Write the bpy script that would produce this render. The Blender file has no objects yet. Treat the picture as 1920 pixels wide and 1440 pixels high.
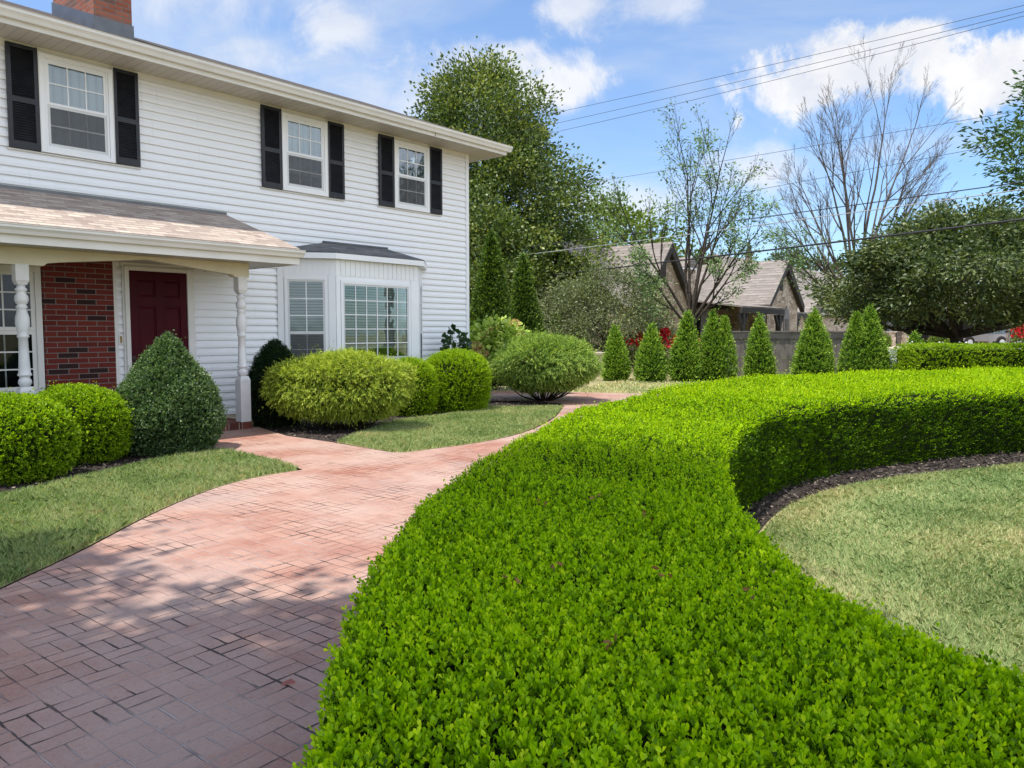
import bpy, bmesh, math, random
import numpy as np
from mathutils import Vector, Matrix
from mathutils.geometry import tessellate_polygon

scene = bpy.context.scene
COL = scene.collection
R = math.radians

# ------------------------------------------------------------------ camera
CAM_H, PITCH, FPX = 1.5, math.atan(100/1440), 1440.0
cd = bpy.data.cameras.new('camera'); cam = bpy.data.objects.new('camera', cd); COL.objects.link(cam)
cam.location = (0, 0, CAM_H); cam.rotation_euler = (math.pi/2-PITCH, 0, 0)
cd.sensor_width = 36; cd.lens = 27; cd.clip_end = 3000; cd.clip_start = .05
scene.camera = cam
scene.view_settings.view_transform = 'Standard'; scene.view_settings.look = 'None'
scene.view_settings.gamma = 1.0; scene.view_settings.exposure = 1.0
scene.view_settings.use_curve_mapping = False

# facade frame of the white house: U runs along the facade, NV out of it
AZ = R(40.55); U = np.array([math.sin(AZ), math.cos(AZ), 0.]); NV = np.array([math.cos(AZ), -math.sin(AZ), 0.]); D = 11.7
SUN_EL = 70.0
a_ = -U*.98-NV*.20; a_ /= np.linalg.norm(a_)
SUN = np.array([a_[0]*math.cos(R(SUN_EL)), a_[1]*math.cos(R(SUN_EL)), math.sin(R(SUN_EL))])
SUN_STRENGTH, SKY_STRENGTH = 3.3, .11

def ray(px, py):
    x, y = (px-960)/FPX, -(py-720)/FPX
    return np.array([x, math.cos(PITCH)+y*math.sin(PITCH), -math.sin(PITCH)+y*math.cos(PITCH)])
def at(px, py, Y):
    r = ray(px, py); t = Y/r[1]
    return np.array([r[0]*t, Y, CAM_H+r[2]*t])

# ------------------------------------------------------------------ world
def build_world():
    w = bpy.data.worlds.new('World'); scene.world = w; w.use_nodes = True
    nt = w.node_tree; nt.nodes.clear(); N = nt.nodes.new; L = nt.links.new
    def mth(op, a, b=None, clamp=False):
        n = N('ShaderNodeMath'); n.operation = op; n.use_clamp = clamp
        for i, v in enumerate((a, b)):
            if v is None: continue
            if isinstance(v, (int, float)): n.inputs[i].default_value = v
            else: L(v, n.inputs[i])
        return n.outputs[0]
    def dot(v, c):
        n = N('ShaderNodeVectorMath'); n.operation = 'DOT_PRODUCT'; L(v, n.inputs[0]); n.inputs[1].default_value = c
        return n.outputs['Value']
    def noise(vec, sc, det=6, rough=.55, dist=0.):
        n = N('ShaderNodeTexNoise'); n.inputs['Scale'].default_value = sc; n.inputs['Detail'].default_value = det
        n.inputs['Roughness'].default_value = rough; n.inputs['Distortion'].default_value = dist; L(vec, n.inputs['Vector'])
        return n.outputs['Fac']
    def sstep(v, lo, hi):
        n = N('ShaderNodeMapRange'); n.interpolation_type = 'SMOOTHSTEP'; L(v, n.inputs['Value'])
        n.inputs['From Min'].default_value = lo; n.inputs['From Max'].default_value = hi
        return n.outputs['Result']
    sky = N('ShaderNodeTexSky'); sky.sky_type = 'NISHITA'; sky.sun_disc = False
    sky.sun_elevation = R(SUN_EL); sky.sun_rotation = math.atan2(SUN[0], SUN[1])
    sky.air_density = 1.0; sky.dust_density = .6; sky.ozone_density = 2.5
    tc = N('ShaderNodeTexCoord'); d = tc.outputs['Generated']
    nA = noise(d, 9, 9, .64, .5); nB = noise(d, 26, 6, .65, .4)
    puff = mth('ADD', mth('MULTIPLY', nA, 1.0), mth('MULTIPLY', nB, .45))      # about .72 mean
    # cumulus clouds: direction, half-width, half-height (tangent units), softness, opacity
    clouds = [(1610, 125, .118, .048, .22, 1.0), (1690, 92, .070, .036, .22, 1.0), (1500, 165, .055, .032, .35, .95), (1760, 75, .03, .016, .4, .7), (1530, 92, .03, .02, .4, .6),
              (1905, 142, .080, .046, .22, 1.0), (900, 128, .11, .032, .7, .9), (1040, 162, .065, .026, .55, .9), (860, 170, .09, .03, .9, .6),
              (1080, 12, .05, .03, .7, .75), (1235, 5, .055, .02, .9, .6), (1425, 318, .045, .022, .9, .75), (1360, 300, .03, .012, .9, .4),
              (630, 50, .05, .036, .8, .75), (480, 115, .05, .024, 1., .5), (1180, 385, .06, .022, 1., .5),
              (1700, 275, .09, .018, 1.3, .30), (330, -60, .14, .05, 1.2, .6), (690, 190, .10, .03, 1.2, .45)]
    m = None
    for (px, py, rx, ry, soft, op) in clouds:
        c = ray(px, py); c = c/np.linalg.norm(c)
        r_ = np.cross(c, [0, 0, 1.]); r_ /= np.linalg.norm(r_); u_ = np.cross(r_, c)
        ex = mth('DIVIDE', mth('SUBTRACT', dot(d, tuple(r_)), 0.), rx)
        ey = mth('DIVIDE', dot(d, tuple(u_)), ry)
        e = mth('SQRT', mth('ADD', mth('MULTIPLY', ex, ex), mth('MULTIPLY', ey, ey)))
        front = sstep(dot(d, tuple(c)), .5, .7)
        v = mth('ADD', mth('MULTIPLY', mth('SUBTRACT', puff, .74), 2.7), mth('SUBTRACT', 1.0, e))
        k = mth('MULTIPLY', mth('MULTIPLY', sstep(v, -.02-soft*.5, .22+soft*.62), front), op)
        m = k if m is None else mth('MAXIMUM', m, k)
    # thin high veil
    mp = N('ShaderNodeMapping'); L(d, mp.inputs['Vector']); mp.inputs['Rotation'].default_value = (.3, .35, .5); mp.inputs['Scale'].default_value = (1, 1, 3.2)
    ci = noise(mp.outputs[0], 2.6, 7, .55, .6)
    left = sstep(dot(d, (-.75, .65, .1)), .0, .75)
    veil = mth('MULTIPLY', sstep(ci, .42, .80), mth('ADD', .17, mth('MULTIPLY', left, .6)))
    veil = mth('ADD', veil, mth('MULTIPLY', left, .10), True)
    up = sstep(dot(d, (0, 0, 1)), -.02, .03)
    def mix(f, a, b):
        n = N('ShaderNodeMix'); n.data_type = 'RGBA'
        n.inputs[0].default_value = f if isinstance(f, float) else 0
        if not isinstance(f, float): L(f, n.inputs[0])
        for s, v in ((n.inputs[6], a), (n.inputs[7], b)):
            if isinstance(v, tuple): s.default_value = v
            else: L(v, s)
        return n.outputs[2]
    shade = mix(sstep(nA, .35, .65), (3.7, 3.85, 4.2, 1), (4.6, 4.6, 4.65, 1))
    blue = mix(1., sky.outputs[0], (.72, .86, 1.0, 1)); blue.node.blend_type = 'MULTIPLY'
    c1 = mix(veil, blue, (3.5, 3.8, 4.2, 1))
    c2 = mix(mth('MULTIPLY', m, up), c1, shade)
    # unseen bright cloud, added opposite the facade to lift its shaded wall
    fac = sstep(dot(d, tuple(NV*.9+np.array([0, 0, .35]))), .15, .75)
    fill_cloud = mth('MULTIPLY', mth('MULTIPLY', fac, sstep(noise(d, 2.4, 6, .55), .36, .56)), up)
    c2 = mix(fill_cloud, c2, (7.6, 8.2, 9.2, 1))
    bg = N('ShaderNodeBackground'); L(c2, bg.inputs['Color']); bg.inputs['Strength'].default_value = SKY_STRENGTH
    out = N('ShaderNodeOutputWorld'); L(bg.outputs[0], out.inputs['Surface'])
build_world()
sl = bpy.data.lights.new('sun', 'SUN'); sl.energy = SUN_STRENGTH; sl.angle = R(.5); sl.color = (1, .955, .88)
so = bpy.data.objects.new('sun', sl); COL.objects.link(so)
so.rotation_euler = Vector(SUN).to_track_quat('Z', 'Y').to_euler(); so.location = Vector(SUN)*60

# ------------------------------------------------------------------ materials
MATS = {}
def nodes_of(name):
    m = bpy.data.materials.new(name); m.use_nodes = True
    nt = m.node_tree; nt.nodes.clear()
    o = nt.nodes.new('ShaderNodeOutputMaterial')
    return m, nt, nt.nodes.new, nt.links.new, o
def rgba(c): return (c[0], c[1], c[2], 1)
class NT:
    """small node helper"""
    def __init__(s, name):
        s.m, s.nt, s.N, s.L, s.out = nodes_of(name); s.tc = None; MATS[name] = s.m
    def obj(s):
        if s.tc is None: s.tc = s.N('ShaderNodeTexCoord')
        return s.tc.outputs['Object']
    def set(s, sock, v):
        if isinstance(v, (int, float)): sock.default_value = v
        elif isinstance(v, tuple): sock.default_value = rgba(v) if (len(v) == 3 and len(sock.default_value) == 4) else v
        else: s.L(v, sock)
    def math(s, op, a, b=0., c=None, clamp=False):
        n = s.N('ShaderNodeMath'); n.operation = op; n.use_clamp = clamp
        s.set(n.inputs[0], a); s.set(n.inputs[1], b)
        if c is not None: s.set(n.inputs[2], c)
        return n.outputs[0]
    def noise(s, vec, scale, det=4, rough=.55):
        n = s.N('ShaderNodeTexNoise'); s.L(vec, n.inputs['Vector']); n.inputs['Scale'].default_value = scale
        n.inputs['Detail'].default_value = det; n.inputs['Roughness'].default_value = rough
        return n.outputs['Fac']
    def step(s, v, lo, hi, a=0., b=1.):
        n = s.N('ShaderNodeMapRange'); n.interpolation_type = 'SMOOTHSTEP'; s.L(v, n.inputs['Value'])
        for k, x in zip(('From Min', 'From Max', 'To Min', 'To Max'), (lo, hi, a, b)): n.inputs[k].default_value = x
        return n.outputs['Result']
    def mix(s, f, a, b, mode='MIX'):
        n = s.N('ShaderNodeMix'); n.data_type = 'RGBA'; n.blend_type = mode; s.set(n.inputs[0], f); s.set(n.inputs[6], a); s.set(n.inputs[7], b)
        return n.outputs[2]
    def ramp(s, f, stops):
        n = s.N('ShaderNodeValToRGB'); s.L(f, n.inputs[0]); cr = n.color_ramp
        while len(cr.elements) < len(stops): cr.elements.new(.5)
        for e, (p, c) in zip(cr.elements, stops): e.position = p; e.color = rgba(c)
        return n.outputs[0]
    def sep(s, v):
        n = s.N('ShaderNodeSeparateXYZ'); s.L(v, n.inputs[0]); return n.outputs
    def comb(s, x, y, z=0.):
        n = s.N('ShaderNodeCombineXYZ'); s.set(n.inputs[0], x); s.set(n.inputs[1], y); s.set(n.inputs[2], z); return n.outputs[0]
    def bump(s, h, strength=.3, dist=.01):
        n = s.N('ShaderNodeBump'); s.L(h, n.inputs['Height']); n.inputs['Strength'].default_value = strength; n.inputs['Distance'].default_value = dist
        return n.outputs[0]
    def pbr(s, col, rough=.6, spec=.3, normal=None, metal=0.):
        p = s.N('ShaderNodeBsdfPrincipled'); s.set(p.inputs['Base Color'], col); s.set(p.inputs['Roughness'], rough)
        p.inputs['Specular IOR Level'].default_value = spec; p.inputs['Metallic'].default_value = metal
        if normal is not None: s.L(normal, p.inputs['Normal'])
        s.L(p.outputs[0], s.out.inputs[0]); return p

def plain(name, c1, c2=None, scale=6., rough=.55, spec=.3, bump=0., bscale=60., metal=0.):
    t = NT(name); o = t.obj()
    c2 = c2 or tuple(x*.86 for x in c1)
    n = t.noise(o, scale, 6)
    col = t.mix(t.step(n, .35, .68), c1, c2)
    nm = t.bump(t.noise(o, bscale, 4), bump, .01) if bump else None
    t.pbr(col, rough, spec, nm, metal); return t.m

def leafmat(name, stops, trans=.35, tcol=None, rough=.45, spec=.35, patch=None):
    t = NT(name); at_ = t.N('ShaderNodeAttribute'); at_.attribute_name = 'var'
    f = at_.outputs['Fac']
    if patch:
        geo = t.N('ShaderNodeNewGeometry')
        n = t.noise(geo.outputs['Position'], patch[0], 3)
        f = t.math('ADD', f, t.math('MULTIPLY', t.math('SUBTRACT', n, .5), patch[1]), clamp=True)
    col = t.ramp(f, stops)
    p = t.N('ShaderNodeBsdfPrincipled'); t.L(col, p.inputs['Base Color']); p.inputs['Roughness'].default_value = rough; p.inputs['Specular IOR Level'].default_value = spec
    tr = t.N('ShaderNodeBsdfTranslucent'); tc = t.mix(1., col, tcol or (1.5, 1.7, .55), 'MULTIPLY'); t.L(tc, tr.inputs['Color'])
    mx = t.N('ShaderNodeMixShader'); mx.inputs[0].default_value = trans; t.L(p.outputs[0], mx.inputs[1]); t.L(tr.outputs[0], mx.inputs[2])
    t.L(mx.outputs[0], t.out.inputs[0]); return t.m

def brickmat(name, c1, c2, dark, mortar, bw=.2, bh=.067, ms=.006, rough=.85, flat=False):
    t = NT(name); x, y, z = t.sep(t.obj())
    v = t.comb(t.math('ADD', x, y), z) if not flat else t.comb(x, y)
    b = t.N('ShaderNodeTexBrick'); t.L(v, b.inputs['Vector']); b.inputs['Scale'].default_value = 1.
    b.inputs['Brick Width'].default_value = bw; b.inputs['Row Height'].default_value = bh; b.inputs['Mortar Size'].default_value = ms; b.inputs['Mortar Smooth'].default_value = .3
    b.inputs['Color1'].default_value = (0, 0, 0, 1); b.inputs['Color2'].default_value = (1, 1, 1, 1); b.inputs['Mortar'].default_value = (.5, .5, .5, 1)
    s3 = t.N('ShaderNodeSeparateColor'); t.L(b.outputs['Color'], s3.inputs[0])
    col = t.ramp(s3.outputs[0], [(0, dark), (.18, dark), (.24, c1), (1, c2)])
    n = t.noise(t.obj(), 30, 5)
    col = t.mix(t.math('MULTIPLY', n, .35), col, tuple(k*.5 for k in c1))
    mc = t.mix(t.noise(t.obj(), 8, 4), mortar, tuple(k*.7 for k in mortar))
    col = t.mix(b.outputs['Fac'], col, mc)
    h = t.math('SUBTRACT', t.math('MULTIPLY', n, .3), b.outputs['Fac'])
    t.pbr(col, rough, .25, t.bump(h, .7, .008)); return t.m

def shinglemat(name, stops, along='x', bw=.19, bh=.13, slope=1.06):
    t = NT(name); x, y, z = t.sep(t.obj())
    if along == 'x': v = t.comb(x, t.math('MULTIPLY', y, slope))
    else: v = t.comb(y, t.math('MULTIPLY', z, slope))
    outs = []
    for (w_, off) in ((bw, .5), (bw*1.7, .37)):
        b = t.N('ShaderNodeTexBrick'); t.L(v, b.inputs['Vector']); b.offset = off; b.inputs['Scale'].default_value = 1.
        b.inputs['Brick Width'].default_value = w_; b.inputs['Row Height'].default_value = bh; b.inputs['Mortar Size'].default_value = .006; b.inputs['Mortar Smooth'].default_value = .2
        b.inputs['Color1'].default_value = (0, 0, 0, 1); b.inputs['Color2'].default_value = (1, 1, 1, 1); b.inputs['Mortar'].default_value = (0, 0, 0, 1)
        s3 = t.N('ShaderNodeSeparateColor'); t.L(b.outputs['Color'], s3.inputs[0]); outs.append((s3.outputs[0], b.outputs['Fac']))
    f = t.math('ADD', t.math('MULTIPLY', outs[0][0], .6), t.math('MULTIPLY', outs[1][0], .4))
    col = t.ramp(f, stops)
    g = t.noise(t.obj(), 160, 3)
    col = t.mix(t.math('MULTIPLY', g, .45), col, tuple(k*.45 for k in stops[1][1]))
    row = t.math('FRACT', t.math('DIVIDE', t.sep(v)[1], bh))
    edge = t.step(row, .02, .24, 1., 0.)
    thick = t.step(outs[0][0], .45, .55)
    col = t.mix(t.math('MULTIPLY', edge, t.math('MULTIPLY', thick, .92)), col, tuple(k*.22 for k in stops[0][1]))
    h = t.math('ADD', t.math('MULTIPLY', row, -.8), t.math('MULTIPLY', outs[0][0], .5))
    t.pbr(col, .92, .15, t.bump(h, .5, .012)); return t.m

def stonemat(name, cols, mortar, scale=3.2):
    t = NT(name); x, y, z = t.sep(t.obj())
    v = t.comb(t.math('ADD', x, y), t.math('MULTIPLY', z, 1.5))
    vo = t.N('ShaderNodeTexVoronoi'); vo.voronoi_dimensions = '2D'; vo.inputs['Scale'].default_value = scale; t.L(v, vo.inputs['Vector'])
    ve = t.N('ShaderNodeTexVoronoi'); ve.voronoi_dimensions = '2D'; ve.feature = 'DISTANCE_TO_EDGE'; ve.inputs['Scale'].default_value = scale; t.L(v, ve.inputs['Vector'])
    s3 = t.N('ShaderNodeSeparateColor'); t.L(vo.outputs['Color'], s3.inputs[0])
    col = t.ramp(s3.outputs[0], cols)
    e = t.step(ve.outputs['Distance'], .02, .07)
    col = t.mix(e, mortar, col)
    col = t.mix(t.math('MULTIPLY', t.noise(t.obj(), 12, 5), .4), col, tuple(k*.5 for k in mortar))
    t.pbr(col, .9, .2, t.bump(e, .6, .02)); return t.m

def glassmat(name, tint=(.75, .8, .8), refl=.04, fk=.9):
    t = NT(name)
    fr = t.N('ShaderNodeFresnel'); fr.inputs[0].default_value = 1.5
    g = t.N('ShaderNodeBsdfGlossy'); g.inputs['Roughness'].default_value = .015; g.inputs['Color'].default_value = (.95, .97, 1, 1)
    nz = t.bump(t.noise(t.obj(), 2.2, 2), .06, .05); t.L(nz, g.inputs['Normal'])
    tr = t.N('ShaderNodeBsdfTransparent'); tr.inputs['Color'].default_value = rgba(tint)
    mx = t.N('ShaderNodeMixShader'); t.L(t.math('ADD', t.math('MULTIPLY', fr.outputs[0], fk), refl, clamp=True), mx.inputs[0])
    t.L(tr.outputs[0], mx.inputs[1]); t.L(g.outputs[0], mx.inputs[2]); t.L(mx.outputs[0], t.out.inputs[0]); return t.m

def screenmat(name, c, op):
    t = NT(name)
    d = t.N('ShaderNodeBsdfDiffuse'); d.inputs[0].default_value = rgba(c)
    tr = t.N('ShaderNodeBsdfTransparent'); mx = t.N('ShaderNodeMixShader'); mx.inputs[0].default_value = op
    t.L(tr.outputs[0], mx.inputs[1]); t.L(d.outputs[0], mx.inputs[2]); t.L(mx.outputs[0], t.out.inputs[0]); return t.m

def stripemat(name, c1, c2, axis, period, width=.15, rough=.55, spec=.2, soft=.1, blot=.12, bump=.5):
    t = NT(name); o = t.obj(); xyz = t.sep(o)
    f = t.math('FRACT', t.math('DIVIDE', xyz[axis], period))
    tri = t.math('ABSOLUTE', t.math('SUBTRACT', f, .5))
    e = t.step(tri, .5-width, .5-width+soft)
    idx = t.math('FLOOR', t.math('DIVIDE', xyz[axis], period))
    wn = t.N('ShaderNodeTexWhiteNoise'); wn.noise_dimensions = '1D'; t.L(idx, wn.inputs['W'])
    base = t.mix(t.math('MULTIPLY', wn.outputs['Value'], blot*1.6), c1, tuple(k*.6 for k in c1))
    base = t.mix(t.math('MULTIPLY', t.noise(o, 7, 5), blot*1.6), base, tuple(k*.55 for k in c1))
    t.pbr(t.mix(e, base, c2), rough, spec, t.bump(e, -bump, .01)); return t.m

def pavemat():
    t = NT('stamped_concrete'); o = t.obj()
    mp = t.N('ShaderNodeMapping'); t.L(o, mp.inputs['Vector']); mp.inputs['Rotation'].default_value = (0, 0, R(-52)); mp.inputs['Scale'].default_value = (1/.17, 1/.17, 1)
    wob = t.N('ShaderNodeTexNoise'); t.L(o, wob.inputs['Vector']); wob.inputs['Scale'].default_value = 9; wob.inputs['Detail'].default_value = 3
    wv = t.N('ShaderNodeVectorMath'); wv.operation = 'MULTIPLY_ADD'; t.L(wob.outputs['Color'], wv.inputs[0]); wv.inputs[1].default_value = (.07, .07, 0); t.L(mp.outputs[0], wv.inputs[2])
    x, y, z = t.sep(wv.outputs[0])
    ix, iy = t.math('FLOOR', x), t.math('FLOOR', y); u, v = t.math('FRACT', x), t.math('FRACT', y)
    chk = t.math('ABSOLUTE', t.math('MODULO', t.math('ADD', ix, iy), 2.))
    chk = t.math('GREATER_THAN', chk, .5)
    def pick(a, b): return t.math('ADD', t.math('MULTIPLY', a, chk), t.math('MULTIPLY', b, t.math('SUBTRACT', 1., chk)))
    p, q = pick(u, v), pick(v, u)
    q2 = t.math('MULTIPLY', q, 2.); half = t.math('FLOOR', q2); qf = t.math('FRACT', q2)
    dp = t.math('MINIMUM', p, t.math('SUBTRACT', 1., p)); dq = t.math('MULTIPLY', t.math('MINIMUM', qf, t.math('SUBTRACT', 1., qf)), .5)
    dist = t.math('MINIMUM', dp, dq)
    wn = t.N('ShaderNodeTexWhiteNoise'); t.L(t.comb(ix, iy, half), wn.inputs['Vector'])
    br = wn.outputs['Value']
    big = t.noise(o, .9, 6, .6); mid = t.noise(o, 3.5, 5, .6); fine = t.noise(o, 45, 5, .65); vf = t.noise(o, 220, 2)
    red = t.mix(t.step(t.math('ADD', t.math('MULTIPLY', br, .5), t.math('MULTIPLY', mid, .8)), .35, .95), (.37, .18, .125), (.28, .108, .070))
    film = t.step(t.math('ADD', t.math('MULTIPLY', big, .9), t.math('MULTIPLY', fine, .45)), .46, .84)
    col = t.mix(t.math('MULTIPLY', film, .8), red, (.45, .325, .265))
    grey = t.step(t.noise(o, .55, 4), .5, .72)
    col = t.mix(t.math('MULTIPLY', grey, .55), col, (.27, .21, .20))
    col = t.mix(t.math('MULTIPLY', t.step(fine, .52, .72), .5), col, (.19, .085, .065))
    col = t.mix(t.math('MULTIPLY', t.step(vf, .55, .75), .4), col, (.46, .35, .31))
    jn = t.noise(o, 1.3, 4); wn2 = t.math('ADD', .016, t.math('MULTIPLY', t.step(t.noise(o, 5, 4), .42, .72), .034))
    joint = t.math('SUBTRACT', 1., t.math('DIVIDE', dist, wn2), clamp=True)
    joint = t.step(joint, .0, .5)
    jc = t.mix(t.step(jn, .46, .58), (.05, .034, .03), (.44, .33, .295))
    keep = t.step(t.noise(o, 2.4, 3), .34, .5, .25, 1.)
    col = t.mix(t.math('MULTIPLY', joint, keep), col, jc)
    h = t.math('SUBTRACT', t.math('MULTIPLY', fine, .35), t.math('MULTIPLY', joint, keep))
    t.pbr(col, .62, .3, t.bump(t.math('ADD', h, t.math('MULTIPLY', br, .3)), .8, .012)); return t.m

WHITE = plain('white_vinyl', (.80, .81, .82), (.76, .77, .79), 1.2, .45, .3)
def sidingmat():
    t = NT('vinyl_siding'); o = t.obj(); x, y, z = t.sep(o)
    row = t.math('FLOOR', t.math('DIVIDE', z, .244))
    wn = t.N('ShaderNodeTexWhiteNoise'); wn.noise_dimensions = '1D'; t.L(row, wn.inputs['W'])
    f = t.math('FRACT', t.math('ADD', t.math('DIVIDE', x, 3.66), wn.outputs['Value']))
    seam = t.step(t.math('ABSOLUTE', t.math('SUBTRACT', f, .5)), .0, .0009, 1., 0.)
    col = t.mix(t.noise(o, .9, 5), (.82, .825, .84), (.76, .77, .79))
    streak = t.noise(t.comb(t.math('MULTIPLY', x, 14.), t.math('MULTIPLY', z, .6), 0.), 1., 4)
    col = t.mix(t.math('MULTIPLY', t.step(streak, .55, .8), .12), col, (.55, .53, .5))
    col = t.mix(t.math('MULTIPLY', seam, .55), col, (.4, .4, .42))
    t.pbr(col, .5, .25, t.bump(t.noise(o, 90, 2), .05, .004)); return t.m
SIDING = sidingmat()
CREAM = plain('painted_trim', (.72, .71, .68), (.66, .65, .62), 2.5, .5, .3, .06, 40)
BEAM = plain('painted_beam', (.66, .61, .46), (.6, .55, .41), 2.5, .6, .25, .08, 40)
POSTM = plain('post_paint', (.74, .735, .73), (.66, .655, .65), 5, .5, .3, .06, 50)
GUTTER = plain('gutter_metal', (.72, .71, .69), (.66, .65, .63), 1.5, .38, .4)
SOFFIT = stripemat('soffit_panel', (.56, .53, .48), (.30, .28, .25), 0, .13, .06, .5, .2, .05, .18)
BLACK = plain('black_shutter', (.012, .013, .018), (.02, .021, .026), 9, .42, .35)
DOORM = plain('maroon_paint', (.055, .003, .008), (.047, .0025, .007), 4, .5, .12)
BRICK = brickmat('wall_brick', (.115, .018, .013), (.18, .032, .022), (.024, .013, .014), (.23, .19, .175), .262, .0745, .0065)
CHIMB = brickmat('chimney_brick', (.30, .085, .05), (.38, .14, .09), (.17, .09, .07), (.22, .19, .165), .2, .072, .008)
STEPB = brickmat('step_brick', (.16, .045, .032), (.20, .06, .045), (.10, .035, .028), (.28, .25, .22), .215, .5, .008)
STEPTOP = plain('porch_concrete', (.26, .19, .16), (.2, .15, .125), 7, .8, .2, .2, 60)
FLASH = plain('flashing_metal', (.10, .105, .115), (.13, .135, .145), 5, .4, .5, .05, 10, .3)
TANROOF = shinglemat('tan_shingle', [(0, (.25, .195, .165)), (.3, (.34, .27, .23)), (.6, (.46, .385, .325)), (1, (.60, .51, .425))], 'x', .21, .118)
MAINROOF = shinglemat('brown_shingle', [(0, (.05, .043, .04)), (.4, (.08, .068, .06)), (.7, (.11, .095, .085)), (1, (.15, .13, .115))])
BAYROOF = shinglemat('grey_shingle', [(0, (.10, .10, .105)), (.4, (.15, .15, .155)), (.7, (.2, .2, .2)), (1, (.26, .25, .25))])
FARROOF = shinglemat('taupe_shingle', [(0, (.20, .175, .155)), (.4, (.26, .225, .20)), (.7, (.31, .27, .245)), (1, (.37, .325, .295))], 'y', .34, .17, 1.3)
FARROOFX = shinglemat('taupe_shingle_front', [(0, (.20, .175, .155)), (.4, (.26, .225, .20)), (.7, (.31, .27, .245)), (1, (.37, .325, .295))], 'x', .34, .17, 1.3)
GLASS = glassmat('window_glass'); BAYGLASS = glassmat('bay_glass', (.72, .80, .78), .02); PORCHGLASS = glassmat('porch_glass', (.6, .65, .66), 0., .55)
SCREEN = screenmat('insect_screen', (.13, .135, .145), .38)
CURTAIN = stripemat('curtain_cloth', (.70, .71, .74), (.46, .47, .51), 0, .11, .3, .9, .1, .3, .2, .3)
BLIND = stripemat('blind_slats', (.55, .53, .52), (.15, .145, .14), 2, .05, .2, .6, .2, .12, .22, .3)
DARKROOM = plain('dim_room', (.012, .014, .018), (.03, .03, .035), 2, .8, .1)
SASHG = plain('sash_vinyl', (.62, .63, .63), (.56, .57, .57), 3, .5, .3)
BRASS = plain('aged_brass', (.25, .17, .07), (.18, .12, .05), 20, .4, .5, 0, 60, .7)
PAVE = pavemat()
BARK = plain('grey_bark', (.15, .12, .095), (.085, .07, .056), 14, .9, .15, .5, 30)
DARKBARK = plain('dark_bark', (.06, .047, .037), (.035, .028, .022), 14, .9, .15, .5, 30)
TWIG = plain('twig_wood', (.045, .033, .022), (.028, .021, .014), 20, .9, .1)
STONE = stonemat('field_stone', [(0, (.32, .23, .16)), (.35, (.50, .38, .28)), (.7, (.61, .48, .36)), (1, (.70, .60, .47))], (.24, .20, .17), 3.6)
DARKTRIM = plain('dark_timber', (.055, .048, .043), (.04, .035, .032), 8, .7, .2)
GREYTRIM = plain('grey_timber', (.22, .21, .2), (.17, .16, .155), 8, .7, .2)
FENCEM = stripemat('weathered_board', (.225, .20, .175), (.05, .045, .04), 0, .14, .05, .85, .15, .04, .4)
ASPH = plain('pale_asphalt', (.22, .22, .225), (.18, .18, .185), .6, .9, .2, .2, 90)
CONC = plain('concrete_walk', (.5, .43, .33), (.43, .37, .29), .8, .85, .2, .2, 60)
SOILM = plain('dry_soil', (.10, .075, .05), (.06, .045, .032), 3, .95, .1, .6, 40)
MULCH = plain('bark_mulch', (.030, .024, .021), (.055, .043, .036), 22, .95, .1, .9, 60)

def lawnmat(name, a, b, c):
    t = NT(name); o = t.obj(); n1 = t.noise(o, .55, 4); n2 = t.noise(o, 60, 4)
    col = t.mix(t.step(n1, .38, .62), a, b); col = t.mix(t.step(n2, .5, .7), col, c)
    t.pbr(col, .95, .1, t.bump(n2, .8, .02)); return t.m
LAWN = lawnmat('lawn_thatch', (.20, .21, .085), (.26, .23, .11), (.34, .28, .15))
FARLAWN = lawnmat('dry_lawn', (.20, .19, .09), (.32, .27, .14), (.26, .26, .12))

# ------------------------------------------------------------------ mesh helpers
def link(o, parent=None):
    COL.objects.link(o)
    if parent is not None: o.parent = parent
    return o
def tag(o, label=None, cat=None, group=None, kind=None):
    if label: o['label'] = label
    if cat: o['category'] = cat
    if group: o['group'] = group
    if kind: o['kind'] = kind
    return o
def empty(name, loc=(0, 0, 0), rz=0., label=None, cat=None, group=None, parent=None):
    o = bpy.data.objects.new(name, None); o.empty_display_size = .2
    link(o, parent); o.location = loc; o.rotation_euler = (0, 0, rz)
    return tag(o, label, cat, group)

def npmesh(name, V, F, mat, parent=None, var=None, smooth=False):
    """V (n,3); F (m,k) of one size k; var per vertex"""
    V = np.asarray(V, dtype=np.float32); F = np.asarray(F, dtype=np.int32); m_, k = F.shape
    me = bpy.data.meshes.new(name); me.vertices.add(len(V)); me.vertices.foreach_set('co', V.ravel())
    me.loops.add(m_*k); me.loops.foreach_set('vertex_index', F.ravel())
    me.polygons.add(m_); me.polygons.foreach_set('loop_start', np.arange(0, m_*k, k, dtype=np.int32))
    try: me.polygons.foreach_set('loop_total', np.full(m_, k, dtype=np.int32))
    except Exception: pass
    if smooth: me.polygons.foreach_set('use_smooth', np.ones(m_, dtype=bool))
    me.update(calc_edges=True)
    if var is not None:
        a = me.attributes.new('var', 'FLOAT', 'POINT'); a.data.foreach_set('value', np.asarray(var, dtype=np.float32))
    me.materials.append(mat)
    return link(bpy.data.objects.new(name, me), parent)

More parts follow.
